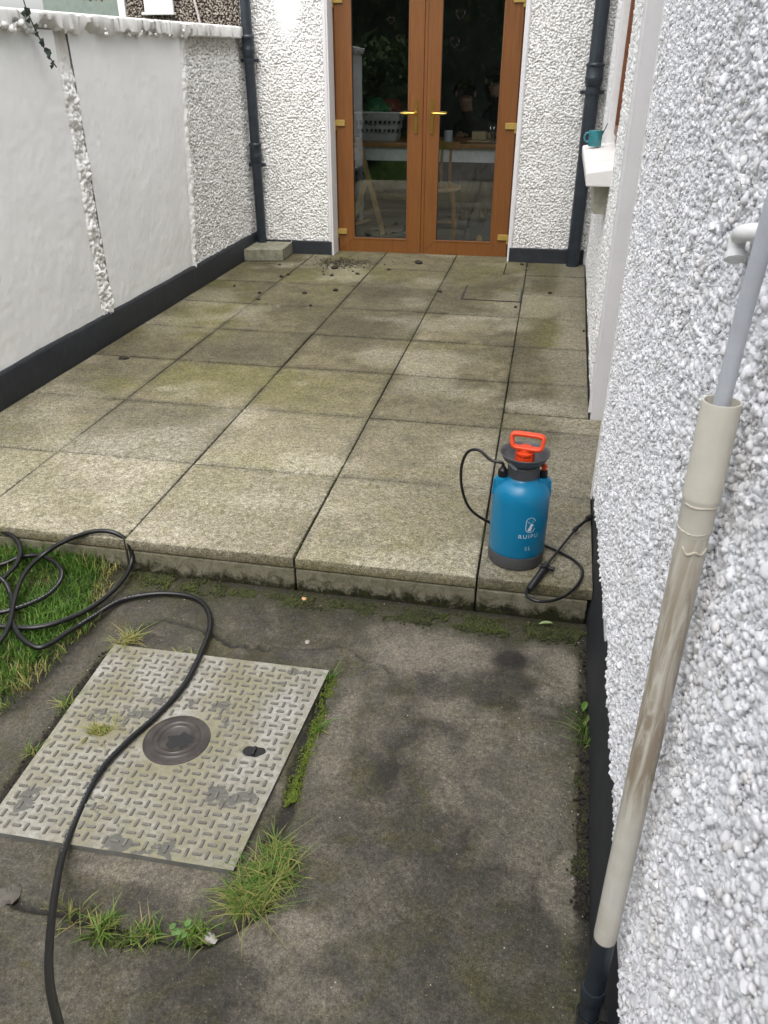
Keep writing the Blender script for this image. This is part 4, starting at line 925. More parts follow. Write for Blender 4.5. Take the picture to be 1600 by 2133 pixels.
    q = MB(); n1, n2 = 20, 10; vs = []; fs = []
    for i in range(n1):
        for j in range(n2+1):
            a = 2*math.pi*i/n1; front = math.cos(a-math.atan2(dy, dx)); lim = math.radians(150 if hairlen else 105)*(1 if front < .2 else .42); b = lim*j/n2
            rr_ = hr*(1.06+.04*math.sin(9*a)); vs.append((hx+rr_*math.sin(b)*math.cos(a)-dx*.008, hy+rr_*math.sin(b)*math.sin(a)-dy*.008, hz+.01+rr_*math.cos(b)-(.10*hairlen*(j/n2)**3 if front < .2 else 0)))
    for i in range(n1):
        for j in range(n2): a = i*(n2+1)+j; b = ((i+1) % n1)*(n2+1)+j; fs.append((a, b, b+1, a+1))
    q.add(vs, fs); q.build('hair', HAIR, o, smooth=True, sharp=180); return o
person('person with short dark hair leaning over the table behind the right door', (-.62, 6.92, .46), (-.755, 6.50, 1.165), .108, .35, simple('dark_shirt', (.035, .03, .028), .9), 0, 0)
person('person with long dark hair standing close behind the table at the right indoors', (-.36, 7.12, .62), (-.50, 6.72, 1.27), .10, -.25, simple('dark_jumper', (.02, .022, .03), .9), 0, 1)

# ------------------------------------------------------------------ downpipes and splash block
def downpipe(name, label, x, y, z0, z1, r, collars, clipz, n=24):
    t = thing(name, (x, y, z0), label, 'drainpipe'); m = MB(); m.lathe([(r, z0), (r, z1)], (x, y, 0), n); m.build('pipe', PIPEB, t, smooth=True)
    for z in collars:
        c = MB(); c.lathe([(r+.001, z-.05), (r*1.10, z-.045), (r*1.16, z-.03), (r*1.28, z+.0), (r*1.28, z+.01), (r*1.20, z+.018), (r*1.20, z+.075), (r*1.32, z+.08), (r*1.34, z+.092), (r*1.24, z+.10), (r+.001, z+.104)], (x, y, 0), n, cap=False); c.build('collar', PIPEB, t, smooth=True, sharp=50)
    for z in clipz:
        c = MB(); c.lathe([(r*1.14, z-.012), (r*1.14, z+.012), (r*1.01, z+.012), (r*1.01, z-.012), (r*1.14, z-.012)], (x, y, 0), n, cap=False)
        for sx in (-1, 1): c.box(x+sx*(r*1.35)-.018, x+sx*(r*1.35)+.018, y+.005, y+.03, z-.013, z+.013)
        c.box(x-.012, x+.012, y+r, BY(x)-.0, z-.012, z+.012); c.build('clip', PIPEB, t, bevel=.002)
    return t
pl = BK(545, 498, -.075)
downpipe('downpipe', 'dark blue-black cast drainpipe in the left corner standing on a stone block', pl[0]+.004, pl[1], .098, 3.2, .039, (.76, 1.50), (.70, 1.435))
pr_ = BK(1190, 552, -.085)
downpipe('downpipe', 'thick black drainpipe in the right corner beside the window sill', pr_[0]+.008, pr_[1], -.004, 3.2, .051, (1.32,), (1.235,))
a, b, c = G(504, 544, 0), G(590, 544, 0), G(612, 527, 0)
m = MB(); m.prism([(LX(4.3)+.03, 4.24), (-1.972, 4.30), (-1.985, 4.625), (LX(4.6)+.03, 4.60)], .004, .096); tag(m.build('splash_block', STONEB, bevel=.006), 'mossy square stone block under the left corner drainpipe', 'stone block')

# cables by the right downpipe
CBL = simple('grey_white_cable', (.5, .5, .5), .5)
q = [BK(1175, 232, -.01), BK(1182, 238, -.03), BK(1195, 243, -.03), BK(1214, 243, -.03)]
m = MB(); m.tube(catmull(q, 5), .005, 8); tag(m.build('wall_cable', WHITEP, smooth=True), 'short white cable poking from the roughcast left of the right drainpipe', 'cable')
m = MB(); m.tube(catmull([BK(1272, -30, -.03), BK(1264, 60, -.03), BK(1268, 110, -.03), BK(1258, 150, -.03), BK(1245, 220, -.03), BK(1250, 262, -.03)], 6), .004, 6)
tag(m.build('thin_cable', CBL, smooth=True), 'thin grey cable hanging in the corner right of the right drainpipe', 'cable')

# ------------------------------------------------------------------ mug with spoon on the sill
mgt = thing('mug', (.368, 3.33, .974), 'teal glazed mug standing on the outside window sill', 'mug')
TEAL = simple('teal_glaze', (.035, .22, .25), .25, var=.25, vsc=18); x_, y_, z_ = .360, 3.36, .976
m = MB(); m.lathe([(.036, 0), (.039, .004), (.041, .088), (.0385, .089), (.0375, .01), (.0, .008)], (x_, y_, z_), 32, cap=False); m.add([(x_+.036*math.cos(t), y_+.036*math.sin(t), z_+.001) for t in np.linspace(0, 6.28, 24, endpoint=False)], [tuple(range(24))]); m.build('mug_body', TEAL, mgt, smooth=True, sharp=50)
m = MB(); m.lathe([(.0378, .012), (.0382, .086)], (x_, y_, z_), 32, cap=False); m.build('mug_lining', simple('cream_glaze', (.62, .58, .45), .3), mgt, smooth=True)
m = MB(); m.tube(catmull([(x_-.037, y_, z_+.074), (x_-.056, y_-.002, z_+.072), (x_-.066, y_-.003, z_+.050), (x_-.056, y_-.002, z_+.028), (x_-.037, y_, z_+.026)], 6), .0055, 10); m.build('handle', TEAL, mgt, smooth=True)
m = MB(); m.tube([(x_+.02, y_, z_+.02), (x_+.062, y_+.005, z_+.125)], [.003, .0035], 8); tag(m.build('spoon', simple('dull_steel', (.2, .2, .21), .35, metal=1), smooth=True), 'dark metal spoon handle sticking out of the teal mug', 'spoon')

# ------------------------------------------------------------------ waste pipe on the near wall
wx, wy = .318, -1.16
wp = thing('waste_pipe', (wx, wy, GZ), 'weathered cream waste pipe running down the pebble-dashed near wall into a black pipe', 'pipe')
Pt = lambda z: np.array([.331+.0015*z, -1.184+.033*z, z])-np.array([.004, 0, 0])
PK = .89
ptop, pbot = CAM+(Pt(1.062)-CAM)*PK, CAM+(Pt(.062)-CAM)*PK
ax = (ptop-pbot)/np.linalg.norm(ptop-pbot)
def P_(z): return pbot+(ptop-pbot)*((z-.062)/1.0)
r0 = .0178
m = MB(); m.tube([P_(.068), P_(.075)]+[P_(z) for z in np.linspace(.1, .89, 20)], [r0*.97]+[r0]*21, 32); m.build('pipe_length', WPIPE, wp, smooth=True, sharp=60)
m = MB(); zs = [.885, .892, .93, .935, .938, .94, 1.055, 1.062, 1.062, 1.055, .90]; rs_ = [q_*.785 for q_ in (.0232, .0245, .0247, .0262, .0266, .0262, .0262, .0256, .0230, .0226, .0226)]
m.lathe([(r_i, (z-.885)*.89) for r_i, z in zip(rs_, zs)], P_(.885), 36, cap=False, axis=ax); m.build('socket', simple('cream_socket', (.60, .57, .49), .4, var=.14, vsc=10), wp, smooth=True, sharp=50)
# blobs of old sealant at the socket
rr = random.Random(3); e1 = np.cross(ax, (0, 0, 1)); e1 = np.array((-1, -.0, 0.))
SEAL = simple('yellowed_sealant', (.50, .46, .38), .4)
for zc_, amp_, a0_, a1_ in ((.930, .0015, 3.6, 5.6), (.893, .003, 2.1, 5.8), (.872, .010, 4.0, 5.6)):
    pts_ = []; m = MB()
    for k in range(22):
        a = a0_+(a1_-a0_)*k/21; q_ = amp_*(math.sin(k*.45+zc_*90)*.4-(.9 if zc_ < .88 else .2)*math.sin(math.pi*k/21)); pts_.append(P_(zc_+q_)+np.array((math.cos(a), math.sin(a), 0))*(.0185 if zc_ < .9 else .0196))
    m.tube(pts_, [.0009+.0008*abs(math.sin(k*1.7)) for k in range(22)], 7); m.build('sealant_bead', SEAL, wp, smooth=True, sharp=80)
bl = [P_(.088), P_(.0), P_(-.1)+np.array((0, 0, 0)), P_(-.12)+np.array((-.003, -.004, 0)), P_(-.24)]
m = MB(); m.tube([bl[0], bl[1], P_(-.36)], .0170, 28); m.build('black_pipe', PIPEB, wp, smooth=True, sharp=60)
m = MB(); m.tube([P_(-.075), P_(-.08), P_(-.105), P_(-.11)], [.0190, .0202, .0202, .0190], 28); m.build('black_collar', PIPEB, wp, smooth=True, sharp=40)
m = MB(); cz_ = P_(-.155)[2]; m.lathe([(.0186, cz_), (.0206, cz_), (.0206, cz_-.008), (.0186, cz_-.008)], (P_(-.155)[0], P_(-.155)[1], 0), 28, cap=False); m.box(P_(-.155)[0]+.018, P_(-.155)[0]+.05, P_(-.155)[1]-.010, P_(-.155)[1]+.010, cz_-.007, cz_-.001); m.build('clip', simple('shiny_black_clip', (.02, .02, .02), .12), wp, smooth=True, sharp=40)
# dirty drips: thin overflow pipe dropping into the socket
op = thing('overflow_pipe', P_(1.1), 'thin pale blue-grey overflow pipe dropping into the open cream socket', 'pipe')
m = MB(); A0 = P_(.93)+np.array((0, .004, 0)); XP = lambda px, py, x: onp(px, py, (1, 0, 0), (x, 0, 0)); A1 = XP(1553, 640, .301); A2 = XP(1602, 465, .301); D_ = (A2-A1)/np.linalg.norm(A2-A1)
m.tube([A0, P_(1.02)+np.array((0, .004, 0)), A1, A2, A2+D_*.5], .0086, 24); m.build('pipe_length', GREYP, op, smooth=True, sharp=60)
el = thing('overflow_elbow', (.36, -.75, 1.2), 'small white overflow elbow behind the thin pipe on the near wall', 'pipe elbow')
XP = lambda px, py, x: onp(px, py, (1, 0, 0), (x, 0, 0))
c1 = XP(1560, 484, .328); c0 = c1+np.array((.05, -.0, .004)); c2 = XP(1540, 494, .325); c3 = XP(1533, 518, .324); c4 = XP(1531, 543, .324)
m = MB(); m.tube(catmull([c0, c1, c2, c3, c4], 6), .0098, 20); m.build('elbow', WHITEP, el, smooth=True, sharp=60)
m = MB(); m.tube([c3+(c4-c3)*.35, c3+(c4-c3)*.9], .0122, 24); m.build('end_collar', WHITEP, el, smooth=True, sharp=50)

# ------------------------------------------------------------------ ivy trailing over the coping
iv = thing('ivy_strand', LF(60, 20, .07), 'thin trailing strand of dark ivy hanging over the wall coping', 'ivy')
IVY = simple('ivy_leaf', (.035, .06, .045), .45, var=.35, vsc=60); STEM = simple('dark_stem', (.03, .025, .022), .8)
q = [LF(*t, .065) for t in ((40, -40), (52, 10), (66, 45), (80, 75), (92, 100), (105, 122), (118, 140))]
m = MB(); m.tube(catmull(q, 4), .0028, 6); m.build('stem', STEM, iv, smooth=True)
rr = random.Random(6)
for (px, py, s) in ((46, 22, .022), (56, 17, .03), (57, 38, .018), (72, 48, .027), (75, 66, .018), (86, 80, .027), (88, 90, .016), (99, 103, .030), (100, 115, .017), (109, 126, .024), (107, 135, .016)):
    c = LF(px, py, .07); a = rr.uniform(-2.2, -.9); pts = [(0, 0), (.35, .45), (.15, .95), (.55, .75), (1.25, .0), (.55, -.75), (.15, -.95), (.35, -.45)]
    m = MB(); ca, sa = math.cos(a), math.sin(a); vs = [(0.012+rr.uniform(-.003, .003), 0, 0)]+[(rr.uniform(-.3, .3)*s, (x*ca-y*sa)*s, (x*sa+y*ca)*s) for x, y in pts]
    m.add([(c[0]+v[0], c[1]+v[1], c[2]+v[2]) for v in vs], [(0, i+1, (i+1) % 8+1) for i in range(8)]); m.build('leaf', IVY, iv)
dl = thing('dry_ivy', LF(190, -5, .0), 'dry yellowish ivy leaves lying on top of the coping', 'ivy'); YL = simple('dry_leaf', (.30, .22, .10), .7, var=.4)
for k in range(9):
    c = LF(170+k*6, 2+rr.uniform(-3, 4), .045); m = MB(); s = rr.uniform(.012, .022); vs = [(rr.uniform(-1, 1)*s*.5, math.cos(t)*s, math.sin(t)*s*.8) for t in np.linspace(0, 6.28, 6, endpoint=False)]
    m.add([(c[0]+v[0], c[1]+v[1], c[2]+v[2]+.012) for v in vs], [tuple(range(6))]); m.build('leaf', YL if k % 3 else IVY, dl)

# ------------------------------------------------------------------ neighbouring house over the wall
nh = thing('neighbour_house', (-3.5, 4.8, 0), 'neighbouring house wall in brown pebble dash with white window frame above the boundary wall', 'house')
def nb_patch(xa, xb, z0, z1):
    U, V = np.meshgrid(np.linspace(xa, xb, int((xb-xa)/.0045)+1), np.linspace(z0, z1, int((z1-z0)/.0045)+1), indexing='ij'); pe = pebbles(U, V, .015, 161, .4, .75)
    at = np.stack([1-sstep(.3, .7, pe), 0*pe, 0*pe], 2); 
    return grid_mesh('pebbledash_wall', np.stack([U, BY(U)-.02-.014*pe, V], 2), NBM, nh, attrs=at)
NBM = m_white('neighbour_dash', (.42, .37, .31), (.035, .028, .024), .5, 300, .4, .001, 60, att=True)
nb_patch(-2.99, -2.30, 1.45, 2.3); nb_patch(-3.20, -3.03, 1.45, 2.3)
m = MB(); m.box(-6.5, -2.67, BY(-3)-.005, BY(-3)+.3, 0, 1.5); m.box(-3.0, -2.67, BY(-3)-.0, BY(-3)+.3, 1.5, 5); m.box(-6.5, -2.99, BY(-3)+.03, BY(-3)+.3, 2.35, 5); m.box(-3.2, -3.03, BY(-3), BY(-3)+.3, 1.5, 2.35); m.build('wall', NBM, nh)
nw_ = MB(); y = BY(-3)
nw_.box(-3.032, -2.985, y-.05, y+.06, 1.74, 2.34); nw_.box(-3.26, -3.205, y-.045, y+.05, 1.7, 2.34); wf = nw_.build('window', WHITEP, nh, bevel=.003)
m = MB(); m.box(-3.03, -2.80, y-.075, y-.05, 1.755, 2.3); m.box(-3.05, -2.79, y-.095, y-.045, 1.735, 1.752); m.build('window_board', WHITEP, nh, bevel=.003)
m = MB(); m.box(-3.9, -3.262, y-.02, y+.0, 1.5, 2.34); m.build('green_panel', simple('grey_green_panel', (.19, .23, .20), .5), nh)
m = MB(); m.tube([(-2.66, BY(-2.6)-.06, 2.2), (-2.632, BY(-2.6)-.06, 1.83), (-2.59, BY(-2.6)-.06, 1.62)], .009, 10); tag(m.build('pale_pipe', simple('pinkish_pipe', (.50, .44, .43), .5), smooth=True), 'thin pale pinkish pipe on the neighbouring brown pebble wall', 'pipe')

# ------------------------------------------------------------------ steel access cover
CT = {(0, 1): G(240, 1350), (1, 1): G(686, 1404), (1, 0): G(487, 1822), (0, 0): G(-34, 1738)}
def cuv(u, v, z=0): q = CT[0, 0]*(1-u)*(1-v)+CT[1, 0]*u*(1-v)+CT[0, 1]*(1-u)*v+CT[1, 1]*u*v; return np.array((q[0], q[1], GZ+z))
cv = thing('access_cover', cuv(.5, .5), 'square worn metal tread-plate cover with round centre cap set in the concrete', 'access cover')
UV_HOLES = []
def inv(px, py):
    t = G(px, py)[:2]; u = v = .5
    for _ in range(30):
        e_ = t-cuv(u, v)[:2]; J = np.array([(cuv(u+1e-4, v)-cuv(u, v))[:2], (cuv(u, v+1e-4)-cuv(u, v))[:2]]).T/1e-4; d_ = np.linalg.solve(J, e_); u += d_[0]; v += d_[1]
    return u, v
cc = inv(370, 1550); h1 = inv(530, 1570); h2 = inv(208, 1527)
TH = .014
N1 = 90; U, V = np.meshgrid(np.linspace(0, 1, N1), np.linspace(0, 1, N1), indexing='ij'); Pc = np.array([[cuv(U[i, j], V[i, j], TH) for j in range(N1)] for i in range(N1)])
W_, H_ = .66, .66
rad = np.hypot((U-cc[0])*W_, (V-cc[1])*H_)
def keyhole(c): return np.hypot(np.maximum(np.abs((U-c[0])*W_)-.014, 0), (V-c[1])*H_)
for c in (h1, h2): Pc[:, :, 2] -= .022*(1-sstep(.013, .019, keyhole(c)))
Pc[:, :, 2] += .0015*(1-sstep(.09, .10, rad))+(fbm(U, V, .3, 5)-.5)*.003
jag = (fbm(Pc[:, :, 0], Pc[:, :, 1], .03, 6)-.5)*.010
o = grid_mesh('plate', Pc, COVER, cv)
m = MB()
ring = [(0, 0), (1, 0), (1, 1), (0, 1)]
for a, b in zip(ring, ring[1:]+ring[:1]):
    for k in range(12):
        t0, t1 = k/12, (k+1)/12; p0 = (a[0]+(b[0]-a[0])*t0, a[1]+(b[1]-a[1])*t0); p1 = (a[0]+(b[0]-a[0])*t1, a[1]+(b[1]-a[1])*t1); m.add([cuv(*p0, TH), cuv(*p1, TH), cuv(*p1, -.02), cuv(*p0, -.02)], [(0, 1, 2, 3)])
m.build('plate_edge', simple('edge_steel', (.16, .16, .15), .5, metal=.3, var=.3), cv)
NB = 24; bars = []
for i in range(NB):
    for j in range(NB):
        u, v = (i+.5)/NB*.965+.0175, (j+.5)/NB*.965+.0175
        if math.hypot((u-cc[0])*W_, (v-cc[1])*H_) < .100: continue
        if any(abs((u-c[0])*W_) < .044 and abs((v-c[1])*H_) < .026 for c in (h1, h2)): continue
        bars.append((cuv(u, v)[1], u, v, (i+j) % 2))
bars.sort()
def bar_mesh(du, dv, L=.0112, w=.0042, h=.0026):
    e = du; f = dv; m = MB(); pts = [(-L, -w*.6), (-L*.8, -w), (L*.8, -w), (L, -w*.6), (L, w*.6), (L*.8, w), (-L*.8, w), (-L, w*.6)]; n = 8
    m.add([(e*x+f*y).tolist()+[0] for x, y in pts]+[(e*x*.9+f*y*.65).tolist()+[h] for x, y in pts], [tuple(range(n, 2*n))]+[(i, (i+1) % n, n+(i+1) % n, n+i) for i in range(n)]); return m
eu = (cuv(1, .5)-cuv(0, .5))[:2]; eu /= np.linalg.norm(eu); ev = (cuv(.5, 1)-cuv(.5, 0))[:2]; ev /= np.linalg.norm(ev)
base = []
for o_ in (0, 1):
    m = bar_mesh(eu, ev) if o_ == 0 else bar_mesh(ev, eu); me = bpy.data.meshes.new('tread_bar'); me.from_pydata(m.v, [], m.f); me.materials.append(BARM); base.append((me, m))
ro = rootloc(cv); rest_m = MB()
for k, (y, u, v, o_) in enumerate(bars):
    c = cuv(u, v, TH+.0005+(fbm(np.array([u]), np.array([v]), .3, 5)[0]-.5)*.003)
    if k < 300:
        ob = bpy.data.objects.new('tread_bar', base[o_][0]); COL.objects.link(ob); ob.parent = cv; ob.location = c-ro; ob.rotation_euler = (0, 0, rr.gauss(0, .02))
    else: rest_m.add([np.array(p)+c for p in base[o_][1].v], base[o_][1].f)
o = rest_m.build('tread_bars', BARM, cv); o['kind'] = 'stuff'
c = cuv(*cc, TH); r = .083
m = MB(); m.lathe([(r+.004, -.001), (r+.003, .003), (r-.004, .005), (r-.010, .004), (r-.018, .0035), (r-.022, .006), (r-.026, .0035), (.050, .003), (.046, .0055), (.043, .0030), (.0, .0026)], c, 48, cap=False); m.build('centre_cap', IRON, cv, smooth=True, sharp=60)
# water lying in the cap
m = MB(); wpts = []
for k in range(30):
    t = k/30*2*math.pi; q = .030+.006*math.sin(2*t+.5)+.005*math.sin(5*t)+.003*math.sin(9*t); wpts.append((c[0]+.010+q*math.cos(t)*1.0, c[1]-.002+q*math.sin(t)*.9, c[2]+.0036))
m.add(wpts, [tuple(range(30))]); wm, wn_, wl_, wp_ = newmat('puddle_water'); wp_.inputs['Base Color'].default_value = (.02, .018, .015, 1); wp_.inputs['Roughness'].default_value = .03
m.build('puddle', wm, cv)
rc_ = cuv(*h1, TH-.0065); m = MB(); m.add([tuple(rc_+np.append(eu*(.0165*math.cos(t)+.014*np.sign(math.cos(t)))+ev*.0165*math.sin(t), 0)) for t in np.linspace(.01, 6.29, 28, endpoint=False)], [tuple(range(28))]); m.build('key_hole_shade', simple('wet_hole_shade', (.012, .010, .009), .2), cv)  # flat black oval laid in the key hole, painting its shaded depth
cb = cuv(*h1, TH-.012); m = MB(); m.obox(cb+np.array((0, 0, .008)), np.append(ev*.013, 0), np.append(eu*.004, 0), (0, 0, .005)); m.build('key_bar', simple('wet_black_iron', (.02, .018, .018), .15), cv, bevel=.002)

# ------------------------------------------------------------------ grass, tufts, moss
def blades(name, pts, hgt, lean, width, tint, dry, mat=GRASS, parent=None, seed=1, cur=.6):
    r_ = np.random.RandomState(seed); N = len(pts); pts = np.array(pts); az = r_.uniform(0, 2*math.pi, N); ln = lean*np.abs(r_.normal(1, .45, N)); H = hgt*np.exp(r_.normal(0, .28, N)) if np.isscalar(hgt) else hgt*np.exp(r_.normal(0, .25, N))
    d = np.stack([np.cos(az), np.sin(az), 0*az], 1); s = np.stack([-np.sin(az+r_.normal(0, .5, N)), np.cos(az), 0*az], 1); W = width*r_.uniform(.6, 1.2, N)
    rows = []
    for t, wf_ in ((0, .8), (.35, 1.), (.7, .7), (1, 0)):
        c = pts+d*(H*ln*(t**1.8))[:, None]+np.array((0, 0, 1))*(H*t*(1-cur*.45*t*np.minimum(ln, 1.6)))[:, None]
        if wf_ > 0: rows += [c-s*(W*wf_/2)[:, None], c+s*(W*wf_/2)[:, None]]
        else: rows += [c]
    V = np.stack(rows, 1); b = np.arange(N)[:, None]*7
    Qf = np.concatenate([b+np.array([0, 1, 3, 2]), b+np.array([2, 3, 5, 4])]).tolist(); Tf = (b+np.array([4, 5, 6])).tolist()
    off = rootloc(parent); me = bpy.data.meshes.new(name); me.from_pydata((V.reshape(-1, 3)-off).tolist(), [], Qf+Tf); me.materials.append(mat)
    ca = me.color_attributes.new('st', 'FLOAT_COLOR', 'POINT'); C4 = np.ones((N, 7, 4), np.float32); tv = np.clip(tint+r_.normal(0, .25, N), 0, 1); dv = np.clip(dry+r_.normal(0, .3, N), 0, 1)*(r_.rand(N) < np.clip(dry*1.6+.08, 0, 1))
    C4[:, :, 0] = (tv[:, None]*np.array([.5, .5, .8, .8, 1, 1, 1])[None]); C4[:, :, 1] = dv[:, None]; ca.data.foreach_set('color', C4.ravel()); me.shade_smooth()
    o = bpy.data.objects.new(name, me); COL.objects.link(o)
    if parent is not None: o.parent = parent
    return o
rn = np.random.RandomState(21)
pts = []
while len(pts) < 26000:
    x = rn.uniform(-2.0, -1.10); y = rn.uniform(-1.2, .012); e = float(lawn_edge(y))
    j = vnoise(x, y, .05, 7)*.03
    if x < e-.005+j and rn.rand() < .45+.55*min(1, (e-x)/.08): pts.append((x, y, GZ+.008))
pts = np.array(pts); ed = lawn_edge(pts[:, 1])-pts[:, 0]; patch = fbm(pts[:, 0], pts[:, 1], .18, 8)
hg = .026+.024*sstep(.4, .7, patch)*sstep(0, .15, ed)+.040*sstep(-.14, .0, pts[:, 1])*sstep(.0, .08, ed)
lawn = blades('lawn_grass', pts, hg, .55, .0036, np.clip(.55*patch+.25, 0, 1), np.clip(.42*(1-sstep(.0, .08, ed))+.30*sstep(.5, .7, vnoise(pts[:, 0], pts[:, 1], .12, 9)), 0, 1), seed=4)
tag(lawn, kind='stuff')
q = rn.uniform(0, 1, (14000, 2)); pts = np.stack([-2.55+q[:, 0]*(lawn_edge(-8*q[:, 1])+2.5), -8.*q[:, 1], 0*q[:, 0]+GZ+.01], 1); pts = pts[~((pts[:, 0] > -2.0) & (pts[:, 1] > -1.2))]
tag(blades('lawn_grass', pts, .07, .6, .009, .5, .15, seed=6), kind='stuff')
def tuft(label, spots, n, hgt, lean, tint, dry, seed, name='grass_tuft', rad=.02, width=.0030, group=None):
    r_ = np.random.RandomState(seed); P = []
    for k in range(n):
        px, py, rr_ = spots[r_.randint(len(spots))]; c = G(px, py); P.append((c[0]+r_.normal(0, rr_), c[1]+r_.normal(0, rr_), GZ))
    o = blades(name, P, hgt, lean, width, tint, dry, seed=seed); return tag(o, label, 'grass tuft', group)
tuft('small sparse straw-coloured tuft at the cover\'s far left corner', [(265, 1338, .012), (250, 1348, .010), (282, 1335, .008)], 95, .036, 1.2, .65, .65, 1)
tuft('thin dry tuft at the cover\'s left edge beside the concrete gap', [(135, 1482, .010), (150, 1470, .008)], 46, .030, 1.2, .6, .5, 2)
tuft('tiny yellow-green tuft low on the cover\'s left edge', [(70, 1570, .006), (62, 1575, .006)], 26, .026, 1.3, .7, .45, 3)
tuft('large bushy grass clump growing over the cover\'s near right corner', [(545, 1825, .024), (520, 1865, .022), (578, 1775, .016), (540, 1880, .020), (505, 1890, .012), (585, 1825, .018)], 640, .036, 1.35, .62, .45, 4, width=.0027)
tuft('small green tuft in the curved crack, leftmost of three', [(225, 1930, .010), (212, 1945, .008)], 90, .034, 1.0, .65, .3, 5)
tuft('short mossy tuft in the curved crack, middle of three', [(290, 1955, .013), (315, 1948, .010)], 110, .024, 1.0, .6, .35, 6)
tuft('tuft with clover leaves in the curved crack, nearest the large clump', [(395, 1952, .011), (425, 1950, .012)], 120, .027, 1.0, .6, .3, 7)
tuft('dry yellow grass filling the cover\'s left key hole', [(208, 1527, .012), (222, 1524, .010), (196, 1530, .008)], 110, .028, 1.5, .8, .65, 8)
tuft('sparse green weed at the foot of the near wall', [(1215, 1528, .010), (1222, 1500, .006), (1212, 1550, .008)], 46, .05, 1.1, .6, .15, 9)
tuft('little green tuft on the cover\'s right edge moss strip', [(690, 1415, .007), (668, 1520, .006)], 40, .03, 1.1, .7, .15, 10)
tuft('tiny dry tuft at the cover\'s far edge', [(365, 1368, .008), (405, 1372, .008)], 30, .02, 1.1, .7, .5, 11)
tuft('dry wisps in the crack left of the hose', [(150, 1905, .015), (160, 1912, .02)], 36, .03, 1.2, .5, .6, 12)
tuft('small green weed under the right door at the threshold', [(945, 533, .02)], 1, .001, 1, .5, .1, 14) if False else None
r_ = np.random.RandomState(3); P = [(-.66+r_.normal(0, .03), 4.83, .001) for _ in range(60)]
tag(blades('threshold_weed', P, .022, 1.0, .005, .4, .1, seed=14), 'small green weed growing under the right door leaf', 'weed')
# clover leaves
CLV = simple('clover_leaf', (.10, .19, .05), .6, var=.25)
cl = thing('clover', G(372, 1938), 'pale green clover leaves beside the tuft nearest the large clump', 'clover')
for k in range(11):
    c = G(372+rr.uniform(-26, 26), 1936+rr.uniform(-20, 22), GZ+.012+rr.uniform(0, .012)); s = rr.uniform(.005, .009); m = MB()
    tz = rr.uniform(-.4, .4); m.add([(c[0]+s*math.cos(t), c[1]+s*math.sin(t), c[2]+s*tz*math.cos(t)) for t in np.linspace(0, 6.28, 9, endpoint=False)], [tuple(range(9))]); m.build('leaf', CLV, cl)
# moss as tiny mounds
def moss_strip(name, pts_px, spread, n, size, mat, seed, keepn=.4):
    r_ = np.random.RandomState(seed); Q = [G(*q) for q in pts_px]; P, S = [], []
    while len(P) < n:
        k = r_.randint(len(Q)-1); t = r_.rand(); c = Q[k]*(1-t)+Q[k+1]*t; x, y = c[0]+r_.normal(0, spread), c[1]+r_.normal(0, spread)
        if y > .004 or x > RX(y)-.004: continue
        if vnoise(x, y, .05, seed) < keepn: continue
        P.append((x, y, GZ+r_.uniform(-.002, .004))); S.append(size*r_.uniform(.5, 1.4))
    o = scatter_mesh(name, P, S, mat, None, seed, .8); return o
MOSSB = simple('bright_moss', (.075, .105, .008), .95, var=.45, vsc=60); MOSSD = simple('dark_moss', (.040, .046, .012), .95, var=.6, vsc=50)
moss_strip('moss', [(695, 1412), (668, 1490), (640, 1570), (612, 1655), (605, 1680)], .0095, 1500, .0025, MOSSB, 1, .30)
moss_strip('moss', [(280, 1195), (480, 1232), (700, 1262), (900, 1290), (1100, 1312), (1215, 1325)], .018, 5200, .0030, MOSSD, 2, .42)
moss_strip('moss', [(300, 1205), (480, 1238), (620, 1250)], .020, 700, .0026, MOSSM, 5, .62)
moss_strip('moss', [(930, 1290), (1040, 1308), (1120, 1325)], .020, 700, .0026, MOSSM, 6, .58)
moss_strip('moss', [(1222, 1480), (1215, 1600), (1205, 1760), (1215, 1860)], .010, 1100, .0026, MOSSD, 3, .45)
moss_strip('moss', [(190, 1950), (290, 1965), (360, 1966), (430, 1955)], .008, 700, .0026, MOSSM, 4, .35)
# soil in the gap along the cover's left edge, and grit
moss_strip('soil_fill', [(236, 1355), (150, 1470), (60, 1605), (0, 1690)], .010, 1500, .0035, SOIL, 7, .2)
moss_strip('soil_fill', [(1228, 1345), (1222, 1600), (1218, 1900)], .009, 1400, .0035, SOIL, 8, .2)
r_ = np.random.RandomState(9); P = []; S = []
for k in range(420):
    x, y = r_.uniform(-1.3, .33), r_.uniform(-1.7, -.01)
    if r_.rand() < .4: x = RX(y)-abs(r_.normal(0, .05))-.01
    P.append((x, y, GZ+.001)); S.append(.0006+.0016*r_.rand()**3)
scatter_mesh('white_grit', P, S, simple('pale_grit', (.42, .39, .33), .7), None, 12, .8)

# ------------------------------------------------------------------ debris
rr = random.Random(12)
def lump(name, px, py, z, s, mat, label, cat, group=None, flat=.6):
    c = G(px, py, z); m = MB()
    for k in range(3): m.ball((c[0]+rr.uniform(-.5, .5)*s, c[1]+rr.uniform(-.4, .4)*s, z+s*flat*.55), s*rr.uniform(.5, .85), s*rr.uniform(.5, .85), s*flat*rr.uniform(.6, .9), n=8, jit=.26, rnd=rr)
    return tag(m.build(name, mat, smooth=True, sharp=60), label, cat, group)
crumbs = [(700, 560, .030), (634, 612, .018), (702, 606, .022), (692, 575, .018), (745, 572, .018), (675, 573, .012), (673, 567, .010), (735, 566, .011), (811, 563, .018), (540, 611, .015), (538, 625, .013), (584, 552, .014),
          (801, 552, .010), (818, 546, .009), (758, 558, .009), (916, 609, .018), (1073, 641, .013), (1146, 612, .017), (1087, 552, .015), (487, 596, .012), (647, 637, .012), (588, 577, .020), (600, 573, .016), (1217, 691, .012)]
